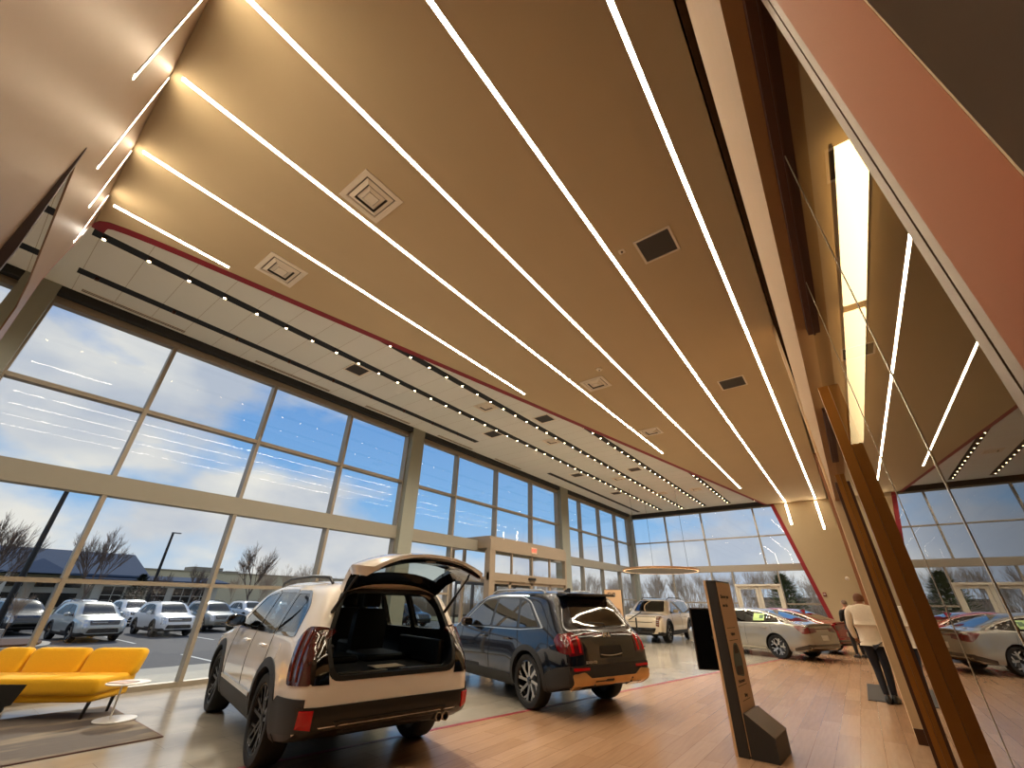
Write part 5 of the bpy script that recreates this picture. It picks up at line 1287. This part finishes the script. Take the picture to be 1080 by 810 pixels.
# ---- parked cars outside (low detail)
M_lotglass = mat('parked_car_glass', (34,42,44), .25, spec=.4)
def lot_suv(name, label, pnt, pos, rot, group):
    s = dark_suv_shape(); c = Car(s, name, label, pnt, lotwheels, (pos[0], pos[1], -.5), rot, group, lod=1)
    suv_windows(c, M_lotglass, chrome=False)
    c.patch('windshield', rp([(-.66,1.14),(.66,1.14),(.54,1.58),(-.54,1.58)], .06), 'F', M_lotglass, .006, .01, .1)
    c.patch('front_grille', rp([(-.55,.72),(.55,.72),(.58,.90),(-.58,.90)], .04), 'F', M_gloss, .008, .02, .1)
    c.patch('lower_grille', rp([(-.62,.40),(.62,.40),(.55,.58),(-.55,.58)], .04), 'F', M_gloss, .008, .02, .1)
    for sd in (1, -1):
        a = [(sd*.64,.62),(sd*.86,.60),(sd*.86,.93),(sd*.66,.93)]
        if sd < 0: a = a[::-1]
        c.patch('head_lamp', a, 'F', M_lamp, .008, .02, .08)
    for wx in (s.ro, s.ro+s.wb): c.arch(wx, .41, .49)
    c.mirror(3.02,1.05,pnt)
    for sd in (1, -1): c.part('roof_rail', MB().tube([(.95,sd*.57,1.66),(1.05,sd*.58,1.73),(2.4,sd*.585,1.74),(2.7,sd*.575,1.66)], .018, 6), M_clad)
    return c
lotwheels = wheel_protos(.37, .25, 'plain', M_wheeldark, M_silver)
P_lot = {'silver': paint('lot_silver', (176,180,176), .3, .4), 'white': paint('lot_white', (236,236,234), .25, 0), 'slate': paint('lot_slate', (104,112,112), .3, .3), 'dark': paint('lot_black', (24,26,30), .2, .2), 'blue': paint('lot_blue', (70,96,130), .25, .3)}
GR = 'cars parked outside beyond the window'
base = lot_suv('parked_car', 'silver SUV parked outside, above the middle of the yellow sofa', P_lot['silver'], (6.35,32.6), R(-84), GR)
def lot(label, col, x, front_y, deg):
    y = front_y+3.78
    return dup(base.root, (x, y, -.5), R(deg), label, GR, swap={'lot_silver': P_lot[col]})
base.root.location = (5.95, 29.0+3.78, -.5)
lot('white SUV parked outside, right of the silver SUV', 'white', 9.75, 30.6, -88)
lot('slate gray SUV parked outside, left of the white SUV mirror', 'slate', 13.0, 33.0, -88)
lot('black car parked outside, half hidden behind the silver SUV', 'dark', 4.0, 36.0, -80)
lot('black SUV parked outside at the left, beyond the mulch island', 'dark', 4.4, 41.0, -92)
lot('dark car parked outside at the left edge of the window', 'slate', .9, 38.0, -84)
lot('blue SUV parked in the second row, above the silver SUV hood', 'blue', 7.6, 40.0, -88)
lot('white SUV parked in the second row, between the silver and white SUVs', 'white', 10.9, 42.5, -88)
lot('blue SUV parked in the second row, right of the white SUV', 'blue', 16.0, 42.0, -88)
lot('white SUV parked in the second row, behind the slate SUV', 'white', 19.2, 42.0, -88)
lot('slate car parked outside behind the white SUV tailgate', 'slate', 22.4, 42.0, -88)
lot('white SUV parked outside, seen left of the entrance', 'white', 16.3, 30.0, -88)
lot('blue SUV parked outside, seen through the raised tailgate SUV', 'blue', 19.6, 30.0, -88)
lot('white car parked outside, seen through the entrance glass', 'white', 23.0, 30.0, -88)
lot('dark car parked outside, seen beyond the entrance', 'dark', 27.4, 30.0, -88)
# ------------------------------------------------------------------ outside
M_asph = mat('asphalt', (92,90,90), .9, var=.12, scale=3); M_conc = mat('concrete', (176,172,162), .85, var=.05); M_grass = mat('winter_grass', (116,112,82), .95, var=.2, scale=1)
struct('ground', MB().box(-200,400,13.6,400,-.62,-.5).box(27.3,400,-200,13.6,-.62,-.5), M_asph)
struct('ground_walk', MB().box(-60,60,YW+.2,13.6,-.2,-.02).box(-60,60,13.6,13.75,-.52,-.02), M_conc).name = 'ground.001'
struct('ground_walk2', MB().box(-60,60,17.9,18.1,-.5,-.49).box(27.2,31,-60,13.6,-.2,-.02), M_conc).name = 'ground.002'
struct('ground_verge', MB().box(36,250,-150,120,-.5,-.45).box(-200,36,62,250,-.5,-.46), M_grass).name = 'ground.003'
M_line = mat('lot_line', (214,214,208), .8)
for i, x in enumerate([4.2,7.4,10.7,14.0,17.3,20.6,23.9,27.2]):
    for j, (a, b_) in enumerate(((27.6,33.0),(17.6,21.6))):
        o = MB().box(x-.06,x+.06,a,b_,-.51,-.499).obj('parking_line', M_line); tag(o, 'white painted parking stripe, %s row, number %d from the left' % (('far','near')[j], i+1), 'parking stripe', 'parking stripes')
        o['label'] = 'white painted parking stripe on the asphalt, %s row' % (('far','near')[j])
        o['group'] = 'parking stripes, %s row' % (('far','near')[j])
# mulch island with a curb
t = thing('curb_island', 'mulch planting island with a pale concrete curb, outside at the left', 'planter', (1.8,28.6,-.5))
isl = rp([(-6,-2.3),(2.4,-2.3),(2.9,0),(2.4,1.6),(-6,1.6)], .8, 5)
sc_ = lambda P_, k: [(p[0]*k if p[0] > 0 else p[0], p[1]*k) for p in P_]
MB().prism(isl, 'z', 0, .16).obj('curb', M_conc, t); MB().prism(sc_(isl, .90), 'z', .15, .24).obj('mulch', mat('mulch', (88,58,46), .95, var=.3, scale=5), t)

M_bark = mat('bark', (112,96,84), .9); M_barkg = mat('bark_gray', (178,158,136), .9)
def bare_tree(h, seed, levels=4, r0=.11, spread=.5, m=None):
    rnd = random.Random(seed); mb = MB()
    def seg(p, d, ln, r, lv, n):
        q = p+d*ln; mid = p+d*ln*.5+Vector((rnd.uniform(-1,1),rnd.uniform(-1,1),0))*ln*.04
        mb.tube([p, mid, q], [r, r*.8, r*.6], n, caps=False)
        if lv == 0: return
        k = 3 if lv > 1 else 4
        for i in range(k):
            a = rnd.uniform(0, 2*PI); t = Vector((math.cos(a), math.sin(a), rnd.uniform(.2,.8)))*spread
            nd = (d+t).normalized(); st = p+d*ln*rnd.uniform(.55,1.0)
            seg(st, nd, ln*rnd.uniform(.55,.8), r*.6, lv-1, 3 if lv < 3 else 4)
        seg(q, (d+Vector((rnd.uniform(-.15,.15),rnd.uniform(-.15,.15),.1))).normalized(), ln*.75, r*.65, lv-1, 3 if lv < 3 else 4)
    seg(Vector((0,0,0)), Vector((0,0,1)), h*.30, r0, levels, 5)
    zm = max(v[2] for v in mb.v); k = h/zm; mb.v = [(v[0]*k, v[1]*k, v[2]*k) for v in mb.v]
    return mb.mesh('bare_tree', m or M_bark)
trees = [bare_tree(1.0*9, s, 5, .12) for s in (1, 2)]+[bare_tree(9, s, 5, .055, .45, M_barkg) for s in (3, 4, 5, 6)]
def put_tree(i, x, y, s, label, group=None):
    o = link('bare_tree', trees[i], None, (x, y, -.5), random.uniform(0, 6), label=label, cat='tree', group=group); o.scale = (s,)*3; return o
put_tree(0, 8.3, 47, .80, 'bare spreading tree outside, just left of the silver SUV roof')
put_tree(1, 3.0, 46, .80, 'bare tree outside at the far left of the window')
put_tree(0, 22.2, 52, .85, 'bare tree outside, above the white SUV side windows')
put_tree(1, 19.6, 60, .6, 'small bare tree in front of the tan warehouse')
put_tree(1, 16.5, 60, .5, 'smallest bare tree at the blue roofed building corner')
put_tree(2, 3.0, 27.6, .28, 'slim young bare tree in the mulch island')
rnd = random.Random(5); n_ = 0
for row in range(4):
    for k in range(20):
        x = 51+row*4.2+rnd.uniform(-.4,.4); yy = -7+(k+.5*(row % 2))*3.1+rnd.uniform(-.4,.4)
        put_tree(rnd.choice((2,3,4,5)), x, yy, (.50+.06*row)*rnd.uniform(.9,1.2), 'bare woodland tree in the tree line beyond the far glass wall', 'woodland tree line beyond the far windows')
for row in range(3):
    for k in range(8):
        x = 24+(k+.5*(row % 2))*3.1; y = 52+row*4.2
        put_tree(rnd.choice((2,3,4,5)), x, y, (.5+.06*row)*rnd.uniform(.9,1.2), 'bare woodland tree in the tree line beyond the entrance', 'woodland tree line beyond the entrance')
# undergrowth
def brush(name, label, x0, x1, y0, y1, h, n, seed, m):
    r_ = random.Random(seed); mb = MB()
    for i in range(n):
        x, y = r_.uniform(x0,x1), r_.uniform(y0,y1); a = r_.uniform(0,6.28); hh = h*r_.uniform(.4,1)
        q = Vector((math.cos(a),math.sin(a),0))*hh*r_.uniform(.1,.4)
        mb.tube([(x,y,-.5),(x+q.x*.5,y+q.y*.5,-.5+hh*.6),(x+q.x,y+q.y,-.5+hh)], [.03,.022,.012], 3, caps=False)
    return mb.obj(name, m, None, None, label=label, cat='brush', kind='stuff')
brush('undergrowth', 'tangled brown winter undergrowth below the tree line', 45.8, 48.6, -10, 60, 3.3, 4200, 3, M_barkg)
brush('undergrowth', 'tangled brown winter undergrowth beyond the entrance', 24, 43, 46.5, 49.5, 3.2, 1600, 4, M_barkg)
# evergreen
def evergreen(h, seed):
    r_ = random.Random(seed); tr_ = MB().tube([(0,0,0),(0,0,h*.9)], [.12,.03], 6); fo = MB()
    for i in range(2600):
        u = r_.random()**.8; z = h*(.06+.94*u); rad = h*.55*(1-u)**.8*r_.uniform(.35,1.05)+.1; a = r_.uniform(0,2*PI)
        c_ = Vector((rad*math.cos(a), rad*math.sin(a), z)); d = Vector((math.cos(a), math.sin(a), r_.uniform(-.1,.5))).normalized(); s_ = r_.uniform(.16,.34)
        e_ = d.cross(Vector((0,0,1))).normalized()*s_*.35
        fo.add([c_-d*s_*.5, c_+e_, c_+d*s_, c_-e_], [(0,1,2,3)])
    return tr_, fo
t = thing('evergreen_tree', 'dark green pine tree outside the far window, left of the red slanted edge', 'tree', (42.5,4.5,-.5))
a, b_ = evergreen(4.3, 2); a.obj('trunk', M_bark, t); b_.obj('foliage', mat('needles', (122,132,92), .9, var=.35, scale=3), t)
t = thing('evergreen_tree', 'small dark evergreen at the corner of the tan warehouse', 'tree', (18.5,76,-.5))
a, b_ = evergreen(4.5, 5); a.obj('trunk', M_bark, t); b_.obj('foliage', mat('needles_dark', (40,56,42), .9, var=.35, scale=3), t)

# lamps
def lamp(label, x, y, z, r=.09):
    t = thing('street_lamp', label, 'lamp post', (x, y, -.5))
    MB().cyl((0,0,0),(0,0,.7),.3,16).obj('concrete_base', M_conc, t, 40)
    MB().tube([(0,0,.7),(0,0,z+.5)], [r, r*.7], 8).obj('pole', M_black, t, 60)
    MB().rbox(-.12,.75,-.18,.18,z+.45,z+.56,.04).obj('lamp_head', mat('lamp_head', (150,150,150), .4), t)
lamp('tall black parking lot lamp post above the silver and white SUVs', 15.7, 60, 7.8, .17)
lamp('tall black post at the far left, rising from the mulch island', 2.72, 28, 6.4, .12)
lamp('short lamp post before the tan warehouse, left of the white SUV', 27.0, 76, 5.0, .1)

# buildings
M_roofblue = mat('metal_roof', (70,84,106), .95, spec=.1, metal=.0, var=.06, scale=1); M_bw = mat('building_white', (196,192,184), .8); M_ware = mat('warehouse_tan', (208,196,164), .85); M_bglass = mat('building_glass', (26,30,34), .1)
def gable(mb, x0, x1, y0, y1, z0, z1, over=.6):
    ym = (y0+y1)/2; return mb.loft([[(x,y0-over,z0),(x,ym,z1),(x,y1+over,z0),(x,y0-over,z0-.3)] for x in (x0-over, x1+over)])
t = thing('service_building', 'white building with a long blue gray metal roof across the parking lot', 'building', (0,0,-.5))
MB().box(-30,22,100,124,0,4.6).box(18,36,98,110,0,3.9).obj('wall', M_bw, t)
gable(MB(), -30, 24, 98, 126, 4.9, 9.0).obj('roof', M_roofblue, t)
MB().loft([[(16,96,4.3),(37,96,4.3),(37,104,5.2),(20,104,5.2)],[(16,96,4.1),(37,96,4.1),(37,104,4.1),(20,104,4.1)]]).obj('roof', M_roofblue, t)
for x0_ in (19.2,22.2,25.2,29,32): 
    f_ = MB().box(x0_,x0_+2.7,97.85,98.02,.9,3.2).obj('window', M_bglass, t); MB().box(x0_,x0_+2.7,97.8,97.86,1.9,2.0).box(x0_+1.3,x0_+1.4,97.8,97.86,.9,3.2).box(x0_,x0_+2.7,97.8,97.86,.8,.9).obj('window_frame', M_bw, f_)
for x0_ in (-6,-2.5,1,4.5,8,11.5,14.5):
    MB().box(x0_,x0_+2.2,99.85,100.02,2.9,3.8).obj('window', M_bglass, t)
    MB().box(x0_,x0_+2.2,99.85,100.02,.2,2.1).obj('window', M_bglass, t)
# small hipped porch
MB().loft([[(7,92,4.6),(14,92,4.6),(14,99,4.6),(7,99,4.6)],[(10.4,95.4,6.6),(10.6,95.4,6.6),(10.6,95.6,6.6),(10.4,95.6,6.6)]]).obj('porch_roof', M_roofblue, t)
MB().box(7.4,7.8,92.4,92.8,0,4.6).box(13.2,13.6,92.4,92.8,0,4.6).obj('porch_post', M_bw, t)
t = thing('warehouse', 'long flat tan warehouse on the right behind the parked cars', 'building', (0,0,-.5))
MB().box(24,110,128,170,0,7.3).obj('wall', M_ware, t); MB().box(23.8,110.2,127.8,128.4,7.2,7.5).obj('roof_edge', mat('roof_edge', (160,150,128), .8), t)
MB().box(42,49,134,140,7.4,8.7).obj('rooftop_unit', mat('rooftop_unit', (130,124,112), .7), t); MB().box(50,53,134,138,7.4,8.1).obj('rooftop_unit', mat('rooftop_unit2', (120,112,100), .7), t)
t = thing('brown_house', 'low brown building at the far left behind the cars', 'building', (0,0,-.5))
MB().box(-24,-2,66,76,0,3.0).obj('wall', mat('brick_brown', (120,98,86), .9), t); gable(MB(), -24, -2, 66, 76, 3.1, 5.4).obj('roof', mat('shingle', (96,88,84), .9), t)
t = thing('low_building', 'distant pale low building beyond the red slanted edge', 'building', (0,0,-.5))
MB().box(75,84,-20,12,0,2.8).obj('wall', mat('pale_pink', (198,178,170), .9), t); MB().box(74.6,84.4,-20.4,12.4,2.8,3.1).obj('roof', mat('roof_gray', (120,112,108), .9), t)

sun = bpy.data.lights.new('sun', 'SUN'); sun.energy = 2.4; sun.angle = .05; sun.color = (1,.93,.82)
so = bpy.data.objects.new('sun', sun); COL.objects.link(so); so.rotation_euler = (R(52), 0, R(160))
